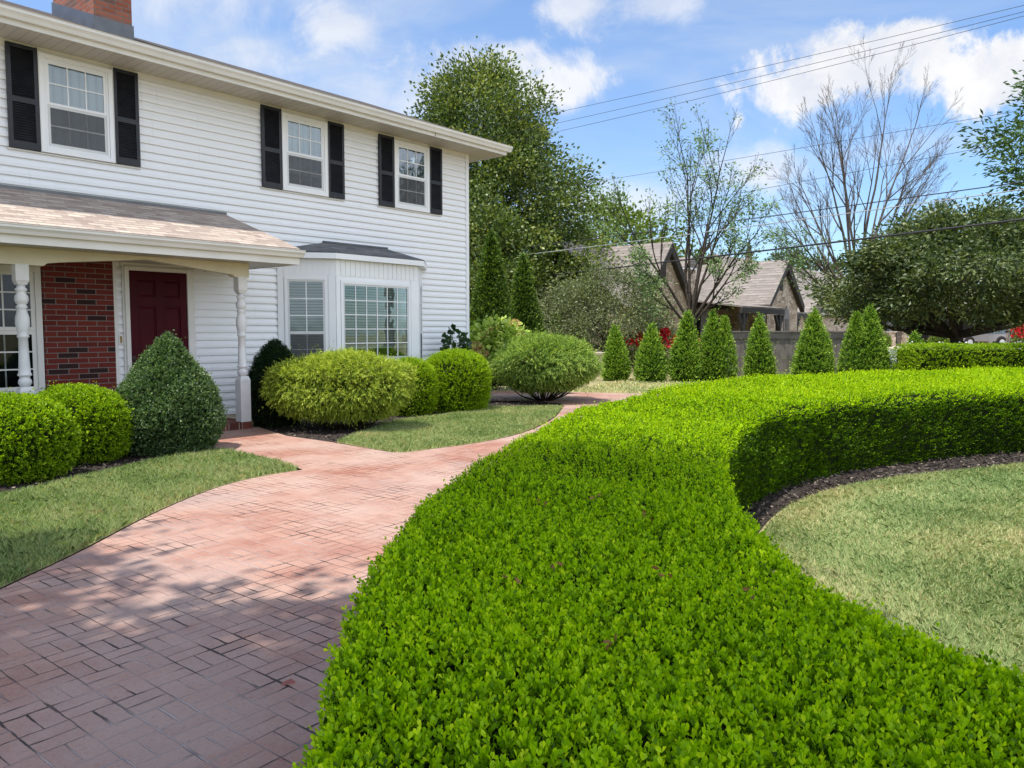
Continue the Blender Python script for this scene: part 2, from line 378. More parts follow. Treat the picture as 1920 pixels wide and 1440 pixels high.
class MB:
    def __init__(s): s.v = []; s.f = []
    def add(s, vs, fs):
        o = len(s.v); s.v += [tuple(map(float, p)) for p in vs]; s.f += [tuple(i+o for i in f) for f in fs]; return s
    def box(s, x0, x1, y0, y1, z0, z1):
        x0, x1 = min(x0, x1), max(x0, x1); y0, y1 = min(y0, y1), max(y0, y1); z0, z1 = min(z0, z1), max(z0, z1)
        return s.add([(x0, y0, z0), (x1, y0, z0), (x1, y1, z0), (x0, y1, z0), (x0, y0, z1), (x1, y0, z1), (x1, y1, z1), (x0, y1, z1)],
                     [(0, 3, 2, 1), (4, 5, 6, 7), (0, 1, 5, 4), (1, 2, 6, 5), (2, 3, 7, 6), (3, 0, 4, 7)])
    def prism(s, poly, axis, a, b):
        """poly of 2D points extruded along axis 'x','y','z' from a to b"""
        def P(p, t): return {'x': (t, p[0], p[1]), 'y': (p[0], t, p[1]), 'z': (p[0], p[1], t)}[axis]
        n = len(poly); vs = [P(p, a) for p in poly]+[P(p, b) for p in poly]
        tri = tessellate_polygon([[Vector((p[0], p[1], 0)) for p in poly]])
        fs = [tuple(t) for t in tri]+[tuple(i+n for i in reversed(t)) for t in tri]
        fs += [(i, (i+1) % n, (i+1) % n+n, i+n) for i in range(n)]
        return s.add(vs, fs)
    def quad(s, *p): return s.add(p, [tuple(range(len(p)))])
    def lathe(s, prof, cx=0, cy=0, seg=20):
        vs = []; fs = []
        for z, r in prof:
            for i in range(seg): t = 2*math.pi*i/seg; vs.append((cx+r*math.cos(t), cy+r*math.sin(t), z))
        for j in range(len(prof)-1):
            for i in range(seg): k = (i+1) % seg; fs.append((j*seg+i, j*seg+k, (j+1)*seg+k, (j+1)*seg+i))
        fs.append(tuple(range(seg-1, -1, -1))); fs.append(tuple((len(prof)-1)*seg+i for i in range(seg)))
        return s.add(vs, fs)
    def sheet(s, poly, z):
        tri = tessellate_polygon([[Vector((p[0], p[1], 0)) for p in poly]])
        return s.add([(p[0], p[1], z) for p in poly], [tuple(t) for t in tri])
    def build(s, name, mat, parent=None, smooth=False, bevel=0.):
        me = bpy.data.meshes.new(name); me.from_pydata(s.v, [], s.f); me.update()
        bm = bmesh.new(); bm.from_mesh(me); bmesh.ops.recalc_face_normals(bm, faces=bm.faces)
        if bevel: bmesh.ops.bevel(bm, geom=list(bm.edges), offset=bevel, segments=1, affect='EDGES', clamp_overlap=True)
        bm.to_mesh(me); bm.free()
        if smooth:
            for p in me.polygons: p.use_smooth = True
        me.materials.append(mat)
        return link(bpy.data.objects.new(name, me), parent)

def unit(a): return a/np.maximum(np.linalg.norm(a, axis=-1, keepdims=True), 1e-9)
def tubes(P0, P1, R0, R1, sides=5):
    P0, P1 = np.asarray(P0, float), np.asarray(P1, float); R0, R1 = np.asarray(R0, float), np.asarray(R1, float)
    A = unit(P1-P0); ref = np.where(np.abs(A[:, 2:3]) < .9, [[0, 0, 1.]], [[1., 0, 0]])
    S = unit(np.cross(A, ref)); T = np.cross(A, S); n = len(P0); V = np.zeros((n, 2*sides, 3)); F = np.zeros((n, sides, 4), int)
    for i in range(sides):
        t = 2*math.pi*i/sides; d = S*math.cos(t)+T*math.sin(t); k = (i+1) % sides
        V[:, i] = P0+d*R0[:, None]; V[:, sides+i] = P1+d*R1[:, None]
        F[:, i] = np.array([i, k, sides+k, sides+i])
    F = F+(np.arange(n)*2*sides)[:, None, None]
    return V.reshape(-1, 3), F.reshape(-1, 4)

def leafgeo(P, A, L, W, rng, style='d', fold=.12, var=None):
    """many small leaf faces: base P, axis A, length L, width W"""
    n = len(P); A = unit(A); S = unit(np.cross(A, rng.normal(size=(n, 3)))); Nn = np.cross(S, A)
    L = np.broadcast_to(np.asarray(L, float), (n,))[:, None]; W = np.broadcast_to(np.asarray(W, float), (n,))[:, None]
    if style == 'd':
        up = Nn*fold*L; V = np.stack([P, P+A*L*.5+S*W*.5+up, P+A*L, P+A*L*.5-S*W*.5+up], 1)
        F = np.arange(n)[:, None]*4+np.array([[0, 1, 2, 3]]); k = 4
    else:
        up = Nn*fold*W; tip = Nn*(-.10)*L
        V = np.stack([P, P+A*L*.38-S*W*.36+up, P+A*L*.74-S*W*.5+up, P+A*L+tip, P+A*L*.74+S*W*.5+up, P+A*L*.38+S*W*.36+up], 1)
        F = (np.arange(n)[:, None, None]*6+np.array([[0, 3, 2, 1], [0, 5, 4, 3]])[None]).reshape(-1, 4); k = 6
    if var is None: var = rng.random(n)
    return V.reshape(-1, 3), F, np.repeat(var, k)
def joinVF(parts):
    Vs, Fs, vs, o = [], [], [], 0
    for V, F, v in parts: Vs.append(V); Fs.append(F+o); vs.append(v); o += len(V)
    return np.concatenate(Vs), np.concatenate(Fs), np.concatenate(vs)

def sprigs(P, N, ln, K, L, W, rng, spread=.85, tilt=.35, pairs=True):
    """leafy shoots: K leaves up each stem"""
    n = len(P); A = unit(N+rng.normal(size=(n, 3))*tilt)
    S = unit(np.cross(A, rng.normal(size=(n, 3)))); T = np.cross(A, S)
    ln = np.broadcast_to(np.asarray(ln, float), (n,))[:, None]; L = np.broadcast_to(np.asarray(L, float), (n,)); W = np.broadcast_to(np.asarray(W, float), (n,))
    oP, oA, oL, oW, oV = [], [], [], [], []
    base = rng.random(n)
    for k in range(K):
        t = (k//2+.3)/(max(K//2, 1)); phi = (k % 2)*math.pi+(k//2)*math.pi/2
        rad = S*math.cos(phi)+T*math.sin(phi)+rng.normal(size=(n, 3))*.22
        th = spread*(1.15-.55*t)
        oP.append(P+A*ln*t); oA.append(A*math.cos(th)+rad*math.sin(th)); sc = rng.uniform(.75, 1.15, n)*(1.05-.25*t)
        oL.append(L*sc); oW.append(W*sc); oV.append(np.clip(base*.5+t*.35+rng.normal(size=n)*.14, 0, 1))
    return map(np.concatenate, (oP, oA, oL, oW, oV))

def inview(P, m=2.5):
    return (P[:, 1] > -1.5) & (np.abs(P[:, 0]) < .80*np.maximum(P[:, 1], 0)+m)
def tri_sample(poly, n, rng):
    T = tessellate_polygon([[Vector((p[0], p[1], 0)) for p in poly]]); T = np.array([[poly[i] for i in t] for t in T], float)
    a = T[:, 1]-T[:, 0]; b = T[:, 2]-T[:, 0]; ar = np.abs(a[:, 0]*b[:, 1]-a[:, 1]*b[:, 0])/2
    k = rng.choice(len(T), n, p=ar/ar.sum()); u, v = rng.random(n), rng.random(n); f = u+v > 1; u[f], v[f] = 1-u[f], 1-v[f]
    return T[k, 0]+a[k]*u[:, None]+b[k]*v[:, None]
def poly_area(p): p = np.array(p); return abs(np.sum(p[:, 0]*np.roll(p[:, 1], -1)-p[:, 1]*np.roll(p[:, 0], -1)))/2
def smooth_poly(p, it=2, closed=False):
    p = np.array(p, float)
    for _ in range(it):
        q = np.roll(p, -1, 0) if closed else p[1:]; a = p if closed else p[:-1]
        c = np.stack([a*.75+q*.25, a*.25+q*.75], 1).reshape(-1, p.shape[1])
        p = c if closed else np.concatenate([p[:1], c, p[-1:]])
    return p

# ------------------------------------------------------------------ ground
rng = np.random.default_rng(7)
def struct(name, mb, mat): o = mb.build(name, mat); o['kind'] = 'structure'; return o
struct('ground', MB().sheet([(-400, -200), (400, -200), (400, 900), (-400, 900)], 0.), FARLAWN)

WALK_EDGE = smooth_poly([(-3.1, -1.5), (-2.97, 2), (-2.92, 4.28), (-2.87, 5.0), (-2.90, 6.1), (-2.80, 7.1), (-2.58, 7.65), (-2.22, 8.06)], 2)
BACK_EDGE = smooth_poly([(-2.22, 8.06), (-2.67, 8.65), (-3.4, 9.33), (-3.75, 9.5)], 1)
RIGHT_LAWN_EDGE = [(-3.16, 10.69), (-2.4, 10.09), (-1.46, 9.22), (-1.29, 9.21), (-.28, 10.13), (.32, 11.32), (.8, 13.2), (1.02, 14.9)]
rl = smooth_poly(RIGHT_LAWN_EDGE[3:], 2)
RLE = [tuple(p) for p in RIGHT_LAWN_EDGE[:3]]+[tuple(p) for p in rl]
DRIVE_FAR = smooth_poly([(-6, 20.2), (-3.5, 19.2), (1.03, 18.45), (2.76, 17.98), (6, 17.3), (10, 16.8), (18, 17.0)], 2)
path_poly = [(-7, -1.5)]+[tuple(p) for p in WALK_EDGE]+[tuple(p) for p in BACK_EDGE[1:]]+[(-5.1, 10.62), (-3.87, 11.66)]+RLE+[(1.0, 15.5), (.5, 15.95), (-6, 17.4)] \
    + [tuple(p) for p in DRIVE_FAR]+[(18, 13.8), (9, 13.0), (5.6, 12.1), (3.8, 11.1), (2.4, 9.6), (1.2, 7.2), (.5, 5), (.3, 3.7), (.2, 2), (.4, -1.5)]
struct('path', MB().sheet(path_poly, .030), PAVE)
# bark mulch beds
bed_left = [(-9, 2), (-5.3, 5.3), (-4.58, 6.70), (-4.38, 7.2), (-4.23, 7.9), (-4.02, 8.62), (-3.61, 9.15), (-3.72, 9.56), (-5.1, 10.66), (-13, 4)]
bed_right = [(-3.86, 11.70), (-3.16, 10.72), (-2.35, 10.1), (-2.30, 10.5), (-1.95, 12.5), (-1.22, 13.36), (-.47, 14.75), (1.0, 14.95), (.95, 15.5), (.4, 15.9), (-.6, 17.8), (-2, 17)]
MULCH_EDGE = smooth_poly([(1.3, 4.4), (1.62, 5.2), (2.03, 6.01), (2.41, 6.57), (3.21, 7.33), (4.05, 7.79), (4.82, 8.14), (5.9, 8.6), (9, 9.4), (13, 10.1)], 2)
bed_hedge = [(.4, 4.3)]+[tuple(p) for p in MULCH_EDGE]+[(13, 13), (8, 12.4), (3.5, 10.6), (1.2, 6.8)]
bed_near = [(.7, -1.5), (1.22, -1.5), (1.22, 3.0), (1.32, 4.38), (.42, 4.28)]
for poly in (bed_left, bed_right, bed_hedge, bed_near): struct('mulch_bed', MB().sheet(poly, .012), MULCH)
lawn1 = [(-9, -1.5), (-3.16, -1.5)]+[(p[0]-.035, p[1]+.01) for p in WALK_EDGE[1:-1]]+[(-2.27, 8.06)]+[(p[0]-.01, p[1]-.04) for p in BACK_EDGE[1:-1]]+[(-3.6, 9.28), (-3.66, 9.15), (-4.06, 8.65), (-4.27, 7.92), (-4.42, 7.22), (-4.62, 6.75), (-5.3, 5.4), (-9, 2.1)]
lawn2 = [(-2.33, 10.12), (-1.45, 9.27), (-1.3, 9.26)]+[(p[0]-.04, p[1]+.04) for p in rl[2:-1]]+[(.98, 14.82), (-.45, 14.72), (-1.2, 13.34), (-1.92, 12.5), (-2.27, 10.5)]
lawn3 = [(1.2, -1.5), (1.2, 3.0)]+[(p[0]+.03, p[1]-.05) for p in MULCH_EDGE]+[(14, 10.1), (16, -1.5)]
lawn4 = [tuple(p+np.array([0, .06])) for p in DRIVE_FAR]+[(22, 17.2), (28, 31), (-6, 31)]
for poly, m in ((lawn1, LAWN), (lawn2, LAWN), (lawn3, LAWN), (lawn4, FARLAWN)): struct('lawn', MB().sheet(poly, .022), m)
struct('soil_edge', MB().sheet([(-9, -1.6), (-3.05, -1.6)]+[(p[0]+.02, p[1]) for p in WALK_EDGE[1:-1]]+[(-2.2, 8.06), (-2.62, 8.66), (-3.4, 9.36), (-4.3, 7.9), (-5.3, 5.3), (-9, 2)], .006), SOILM)
struct('road', MB().sheet([(13.2, 31), (60, 31), (110, 60), (27, 60)], .02), ASPH)
struct('pavement', MB().box(0, 1, 0, 1, 0, .1).add([], []) if False else MB().prism([(26.5, 60), (110, 60), (110, 96), (40, 96)], 'z', -.05, .12), CONC)

# grass blades
GRASS = leafmat('grass_blade', [(0, (.09, .155, .045)), (.3, (.22, .32, .105)), (.58, (.39, .47, .20)), (.82, (.56, .53, .26)), (1, (.68, .58, .34))], .25, (1.15, 1.2, .7), .6, .15, (.9, 1.2))
GRASS2 = leafmat('lush_grass_blade', [(0, (.09, .15, .04)), (.3, (.22, .32, .10)), (.6, (.39, .47, .19)), (.85, (.50, .45, .22)), (1, (.62, .52, .30))], .25, (1.2, 1.25, .65), .6, .15, (.9, 1.0))
def grass(name, poly, dens, near, mat, hgt=(.035, .065), wid=.0045, mean=.45, far=1.0, lo=.9, mow=None, wide=1.2):
    n = int(poly_area(poly)*dens); P = tri_sample(poly, n, rng)
    d = np.hypot(P[:, 0], P[:, 1]); keep = inview(P, wide) & (rng.random(n) < np.clip((near/np.maximum(d, .5))**far, 0, 1)*np.where(inview(P, .6), 1, .5)) & (P[:, 1] > lo)
    P, d = P[keep], d[keep]; n = len(P)
    clump = np.sin(P[:, 0]*2.1+1.3*np.sin(P[:, 1]*1.7))*np.sin(P[:, 1]*2.6+np.sin(P[:, 0]*3.3))
    sc = np.maximum(1, d/near)**.55
    h = rng.uniform(*hgt, n)*(1+.18*clump); w = wid*sc*rng.uniform(.7, 1.3, n)
    th = rng.uniform(0, 2*math.pi, n); lean = rng.uniform(.15, 1.1, n); la = rng.uniform(0, 2*math.pi, n)
    side = np.stack([np.cos(th), np.sin(th), 0*th], 1)*w[:, None]
    ld = np.stack([np.cos(la), np.sin(la), 0*la], 1); strip = np.zeros(n)
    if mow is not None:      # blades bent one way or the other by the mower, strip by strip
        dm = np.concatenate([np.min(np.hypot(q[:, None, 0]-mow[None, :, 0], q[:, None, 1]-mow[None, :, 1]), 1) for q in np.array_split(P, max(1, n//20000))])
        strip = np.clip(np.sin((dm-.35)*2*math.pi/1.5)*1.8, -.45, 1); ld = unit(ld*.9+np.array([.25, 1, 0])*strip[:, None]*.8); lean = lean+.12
    B = np.concatenate([P, np.full((n, 1), .02)], 1)
    mid = B+np.array([0, 0, 1])*(h*.6)[:, None]+ld*(h*lean*.3)[:, None]; tip = B+np.array([0, 0, 1])*(h*(1-.25*lean))[:, None]+ld*(h*lean)[:, None]
    V = np.stack([B-side*.5, B+side*.5, mid+side*.42, tip, mid-side*.42], 1).reshape(-1, 3)
    F = np.arange(n)[:, None]*5+np.array([[0, 1, 2, 3]]); F2 = np.arange(n)[:, None]*5+np.array([[0, 3, 4, 4]])
    F = np.arange(n)[:, None]*5+np.array([[0, 1, 2, 3, 4]])
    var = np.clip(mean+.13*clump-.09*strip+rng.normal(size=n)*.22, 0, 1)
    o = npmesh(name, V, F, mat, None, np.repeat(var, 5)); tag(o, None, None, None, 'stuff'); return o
grass('grass', lawn1, 10500, 6.5, GRASS2, (.04, .08), .0034, .44)
grass('grass', lawn2, 4800, 11, GRASS2, (.04, .07), .005, .46)
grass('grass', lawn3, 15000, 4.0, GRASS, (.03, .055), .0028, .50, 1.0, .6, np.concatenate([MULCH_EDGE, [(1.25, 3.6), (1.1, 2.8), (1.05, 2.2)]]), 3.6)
l4 = [(1.2, 18.5), (2.8, 18.05), (6, 17.4), (10, 16.9), (16, 17.1), (18, 24), (4, 24)]
grass('grass', l4, 260, 18, GRASS, (.05, .09), .016, .72)

# loose bark chips
def chips(poly, dens, near):
    n = int(poly_area(poly)*dens); P = tri_sample(poly, n, rng); d = np.hypot(P[:, 0], P[:, 1])
    keep = inview(P, 1.) & (rng.random(n) < np.clip(near/np.maximum(d, .5), 0, 1)); P = P[keep]; n = len(P)
    B = np.concatenate([P, rng.uniform(.014, .04, (n, 1))], 1); A = unit(rng.normal(size=(n, 3))*np.array([1, 1, .35]))
    return leafgeo(B, A, rng.uniform(.02, .07, n), rng.uniform(.008, .02, n), rng, 'd', .05)
CHIP = leafmat('bark_chip', [(0, (.018, .014, .012)), (.55, (.045, .036, .031)), (.85, (.11, .09, .075)), (1, (.30, .24, .19))], .0, None, .85, .2)
V, F, v = joinVF([chips(bed_left, 700, 7), chips(bed_right, 400, 10), chips(bed_hedge, 1500, 6.5)])
o = npmesh('bark_chips', V, F, CHIP, None, v); o['kind'] = 'stuff'

# one fallen leaf on the paving
lp = ray(539, 1283); lp = lp*((.034-CAM_H)/lp[2])
V, F, v = leafgeo(np.array([[lp[0]-.03, lp[1], .034]]), np.array([[1., .25, .02]]), .062, .038, np.random.default_rng(3), 'o', .12)
fl_ = npmesh('fallen_leaf', V, F, leafmat('fallen_leaf', [(0, (.42, .16, .15)), (1, (.5, .2, .18))], .1, (1, 1, 1), .6, .2), None, v)
tag(fl_, 'small pinkish fallen leaf lying on the paving beside the near hedge', 'leaf')
# ------------------------------------------------------------------ the white house
HX, HY_ = -NV[0]*D, -NV[1]*D
house = empty('white_house', (HX, HY_, 0), math.pi/2-AZ, 'two storey white vinyl sided house with black shutters and a maroon front door', 'house')
def hw(s, q, z=0.): return np.array([s*U[0]-NV[0]*(D-q), s*U[1]-NV[1]*(D-q), z])
H = house
S0, S1 = -4.0, 12.12
ZT = 5.29
# siding: real lapped courses
vs, fs = [], []; e = .122; z = .12; k = 0
while z < ZT-.01:
    z2 = min(z+e, ZT); zm = z+(z2-z)*.45
    o0 = len(vs)
    g = .011
    vs += [(S0, .010, z+g), (S1, .010, z+g), (S0, -.0185, z+g), (S1, -.0185, z+g), (S0, -.0175, zm), (S1, -.0175, zm), (S0, .007, z2), (S1, .007, z2), (S0, .010, z2), (S1, .010, z2), (S0, .010, z2+g), (S1, .010, z2+g)]
    fs += [(o0, o0+2, o0+3, o0+1), (o0+2, o0+4, o0+5, o0+3), (o0+4, o0+6, o0+7, o0+5), (o0+6, o0+8, o0+9, o0+7), (o0+8, o0+10, o0+11, o0+9)]; z = z2
# end and back walls as plain lapped-looking boxes
m = MB(); m.add(vs, fs); wall = m.build('wall', SIDING, H)
m = MB(); m.box(S0, S1, .012, .2, 0, ZT); m.box(S0, S0+.2, .21, 8.2, 0, ZT); m.box(S1-.2, S1, .21, 8.2, 0, ZT); m.box(S0+.21, S1-.21, 8.0, 8.2, 0, ZT)
m.prism([(.0, ZT), (8.2, ZT), (4.1, ZT+1.62)], 'x', S1-.2, S1-.01).build('wall', SIDING, H)
MB().box(12.12, 12.205, -.03, .06, .1, ZT).build('corner_trim', WHITE, H)
MB().box(S0, 12.2, -.012, .2, 0, .119).build('foundation', CONC, H)
# frieze under the soffit
m = MB().box(S0, 12.12, -.028, -.02, 5.19, ZT).build('frieze', CREAM, H)
# roof
EQ, RZ, PITCHR = .70, 5.455, .38
RE = 12.78
ridge = 4.1; zr = RZ+(ridge+EQ)*PITCHR
m = MB(); th = .05
m.prism([(-EQ, RZ), (ridge, zr), (8.2+EQ, RZ), (8.2+EQ, RZ-th), (ridge, zr-th), (-EQ, RZ-th)], 'x', S0-.6, RE)
roof = m.build('roof', MAINROOF, H)
MB().box(S0, 12.72, -.64, 0, 5.285, 5.297).build('soffit', SOFFIT, H)
MB().box(12.205, 12.70, .0, 8.2, 5.287, 5.299).build('soffit', SOFFIT, H)
MB().box(S0, 12.72, -.665, -.64, 5.265, 5.44).box(12.70, 12.722, -.64, 8.8, 5.265, 5.40).build('fascia', CREAM, H)
def gutter(s0, s1, q, zt, h=.115, w=.11):
    p = [(-q-.002, zt), (-q-.002, zt-h), (-q-w*.55, zt-h), (-q-w*.72, zt-h*.62), (-q-w*.98, zt-h*.32), (-q-w*.98, zt-.012), (-q-w*1.08, zt), (-q-w*.9, zt+.004), (-q-w*.88, zt-.03), (-q-.012, zt-.03)]
    return MB().prism(p, 'x', s0, s1).build('gutter', GUTTER, H)
gutter(S0, 12.80, .665, 5.447)
MB().box(10.6, 10.606, -.672, -.666, 5.27, 5.34).build('fascia_joint', DARKTRIM, H)
# chimney
zc = lambda y: RZ+(y+EQ)*PITCHR
ch = MB().box(4.96, 5.52, .82, 2.4, 5.6, 8.3).build('chimney', CHIMB, H)
MB().box(4.90, 5.58, .76, 2.46, 8.302, 8.42).build('chimney_cap', CONC, ch)
m = MB(); y0, y1 = .80, 2.42; hh = .21
m.prism([(y0, zc(y0)-.1), (y1, zc(y1)-.1), (y1, zc(y1)+hh), (y0, zc(y0)+hh)], 'x', 4.942, 4.957)
m.prism([(y0, zc(y0)-.1), (y1, zc(y1)-.1), (y1, zc(y1)+hh), (y0, zc(y0)+hh)], 'x', 5.523, 5.538)
m.box(4.958, 5.522, y0, y0+.015, zc(y0)-.1, zc(y0)+hh)
m.build('flashing', FLASH, ch)

def muntins(mb, s0, s1, z0, z1, cols, rows, y, w=.018, t=.012):
    for i in range(1, cols): x = s0+(s1-s0)*i/cols; mb.box(x-w/2, x+w/2, y-t, y, z0, z1)
    for j in range(1, rows): zz = z0+(z1-z0)*j/rows; mb.box(s0, s1, y-t-.0015, y-.0015, zz-w/2, zz+w/2)
def frame(mb, s0, s1, z0, z1, w, y0, y1, wb=None):
    wb = wb or w
    mb.box(s0, s0+w, y0, y1, z0, z1); mb.box(s1-w, s1, y0, y1, z0, z1); mb.box(s0+w, s1-w, y0, y1, z1-w, z1); mb.box(s0+w, s1-w, y0, y1, z0, z0+wb)

def upper_window(s0, s1, z0, z1, meet, cols, gap):
    m = MB(); frame(m, s0, s1, z0, z1, .062, -.062, -.0), frame(m, s0+.063, s1-.063, z0+.063, z1-.063, .028, -.052, -.02)
    w = m.build('window', WHITE, H, bevel=.003)
    a0, a1, b0, b1 = s0+.092, s1-.092, z0+.092, z1-.092
    up = MB(); frame(up, a0, a1, meet-.02, b1, .032, -.046, -.032); muntins(up, a0+.032, a1-.032, meet+.012, b1-.032, cols, 2, -.0412, .016, .003); up.build('sash', WHITE, w)
    lo = MB(); frame(lo, a0, a1, b0, meet-.022, .034, -.044, -.030, .04); muntins(lo, a0+.034, a1-.034, b0+.04, meet-.055, cols, 2, -.0412, .016, .002); lo.build('sash', SASHG, w)
    MB().box(a0, a1, -.041, -.039, b0, b1).build('pane', GLASS, w)
    MB().box(a0+.034, a1-.034, -.0455, -.0445, b0+.04, meet-.056).build('screen', SCREEN, w)
    MB().box(a0, a1, -.0225, -.0205, b0+gap, b1).build('curtain', CURTAIN, w)
    MB().box(a0, a1, -.0200, -.0195, b0, b1).build('interior', DARKROOM, w)
    return w
def shutter(s0, s1, z0, z1):
    m = MB(); rail = .06; mid = z0+(z1-z0)*.47
    m.box(s0, s1, -.034, -.02, z0, z1)
    frame(m, s0, s1, z0, z1, .05, -.060, -.035, .09); m.box(s0+.05, s1-.05, -.060, -.035, mid-.035, mid+.035)
    for (a, b) in ((z0+.09, mid-.035), (mid+.035, z1-.05)):
        n = int((b-a)/.032); st = (b-a)/n
        for i in range(n):
            zz = a+i*st
            m.add([(s0+.05, -.056, zz+.002), (s1-.05, -.056, zz+.002), (s1-.05, -.036, zz+st), (s0+.05, -.036, zz+st), (s0+.05, -.052, zz), (s1-.05, -.052, zz), (s1-.05, -.0345, zz+st-.004), (s0+.05, -.0345, zz+st-.004)],
                  [(0, 1, 2, 3), (4, 7, 6, 5), (0, 4, 5, 1)])
    m.build('shutter', BLACK, H)
for (s0, s1, cols, gap, w_) in ((3.885, 4.832, 3, .0, .365), (7.59, 8.515, 3, .22, .375), (10.088, 11.012, 3, .30, .37)):
    upper_window(s0, s1, 3.905, 5.215, 4.57, cols, gap)
    shutter(s0-w_-.012, s0-.01, 3.905, 5.25); shutter(s1+.005, s1+w_-.005, 3.91, 5.25)
    MB().box(s0-w_-.03, s1+w_+.01, -.031, -.0, 3.878, 3.898).build('sill_trim', CREAM, H)
    MB().box(s0-.008, s0-.001, -.07, -.02, 3.9, 5.27).build('jamb_trim', CREAM, H); MB().box(s1+.0005, s1+.0045, -.07, -.02, 3.9, 5.27).build('jamb_trim', CREAM, H)

# ---- entrance wall under the porch
MB().box(3.82, 4.745, -.05, -.0195, .1, 2.6).build('brick_panel', BRICK, H)
MB().box(4.746, 4.79, -.045, -.0195, .1, 2.6).build('corner_trim', CREAM, H); MB().box(4.876, 4.9, -.04, -.0195, .1, 2.5).build('corner_trim', CREAM, H)
bell = MB().box(4.80, 4.872, -.030, -.0195, 1.295, 1.445).build('doorbell_plate', CREAM, H)
MB().box(4.824, 4.85, -.036, -.0305, 1.32, 1.42).build('doorbell', BRASS, bell)
m = MB(); m.box(4.9, 4.962, -.075, -.0195, .13, 2.445); m.box(5.84, 5.95, -.075, -.0195, .13, 2.445); m.box(4.962, 5.84, -.075, -.0195, 2.385, 2.445)
df = m.build('door_frame', CREAM, H, bevel=.004)
MB().box(4.86, 5.98, -.03, -.0195, 2.446, 2.6).build('door_head', CREAM, H)
ds0, ds1, dz0, dz1 = 4.965, 5.837, .15, 2.383
m = MB(); m.box(ds0, ds1, -.036, -.0195, dz0, dz1)
w_ = ds1-ds0; xs = [ds0+.11*w_/.87, ds0+.385*w_/.87, ds0+.485*w_/.87, ds0+.76*w_/.87]
zrows = [(dz0+.22, dz0+.80), (dz0+.95, dz0+1.72), (dz0+1.84, dz1-.12)]
for (a, b) in ((ds0, xs[0]), (xs[1], xs[2]), (xs[3], ds1)): m.box(a, b, -.052, -.0365, dz0, dz1)
zz = [dz0]+[v for r in zrows for v in r]+[dz1]
for i in range(0, len(zz), 2):
    for (a, b) in ((xs[0], xs[1]), (xs[2], xs[3])): m.box(a, b, -.0515, -.0365, zz[i], zz[i+1])
for (za, zb) in zrows:
    for (a, b) in ((xs[0], xs[1]), (xs[2], xs[3])):
        c, d_ = .018, .045
        m.add([(a+c, -.037, za+c), (b-c, -.037, za+c), (b-c, -.037, zb-c), (a+c, -.037, zb-c), (a+d_, -.049, za+d_), (b-d_, -.049, za+d_), (b-d_, -.049, zb-d_), (a+d_, -.049, zb-d_)],
              [(4, 5, 6, 7), (0, 1, 5, 4), (1, 2, 6, 5), (2, 3, 7, 6), (3, 0, 4, 7)])
door = m.build('front_door', DOORM, H)
m = MB(); m.prism([(5.005+.028*math.cos(t), 1.10+.028*math.sin(t)) for t in np.linspace(0, 6.28, 13)[:-1]], 'y', -.06, -.0525); m.build('deadbolt', DARKTRIM, door); m = MB(); m.prism([(5.005+.028*math.cos(t), 1.02+.03*math.sin(t)) for t in np.linspace(0, 6.28, 13)[:-1]], 'y', -.115, -.0525)
m.build('door_knob', DARKTRIM, door)
# porch window
m = MB(); frame(m, 2.25, 3.80, .62, 2.36, .075, -.075, -.0195); w = m.build('window', CREAM, H, bevel=.003)
m = MB(); frame(m, 2.33, 3.72, 1.5, 2.285, .05, -.055, -.035); muntins(m, 2.38, 3.67, 1.55, 2.235, 4, 3, -.038, .018); m.build('sash', CREAM, w)
m = MB(); frame(m, 2.33, 3.72, .70, 1.498, .05, -.050, -.032); muntins(m, 2.38, 3.67, .75, 1.45, 4, 3, -.034, .018); m.build('sash', CREAM, w)
MB().box(2.33, 3.72, -.046, -.044, .7, 2.28).build('pane', PORCHGLASS, w)
MB().box(2.33, 3.72, -.022, -.0205, .7, 2.28).build('interior', DARKROOM, w)
MB().box(3.72, 3.79, -.05, -.02, .696, 2.28).build('window_jamb', SASHG, w)

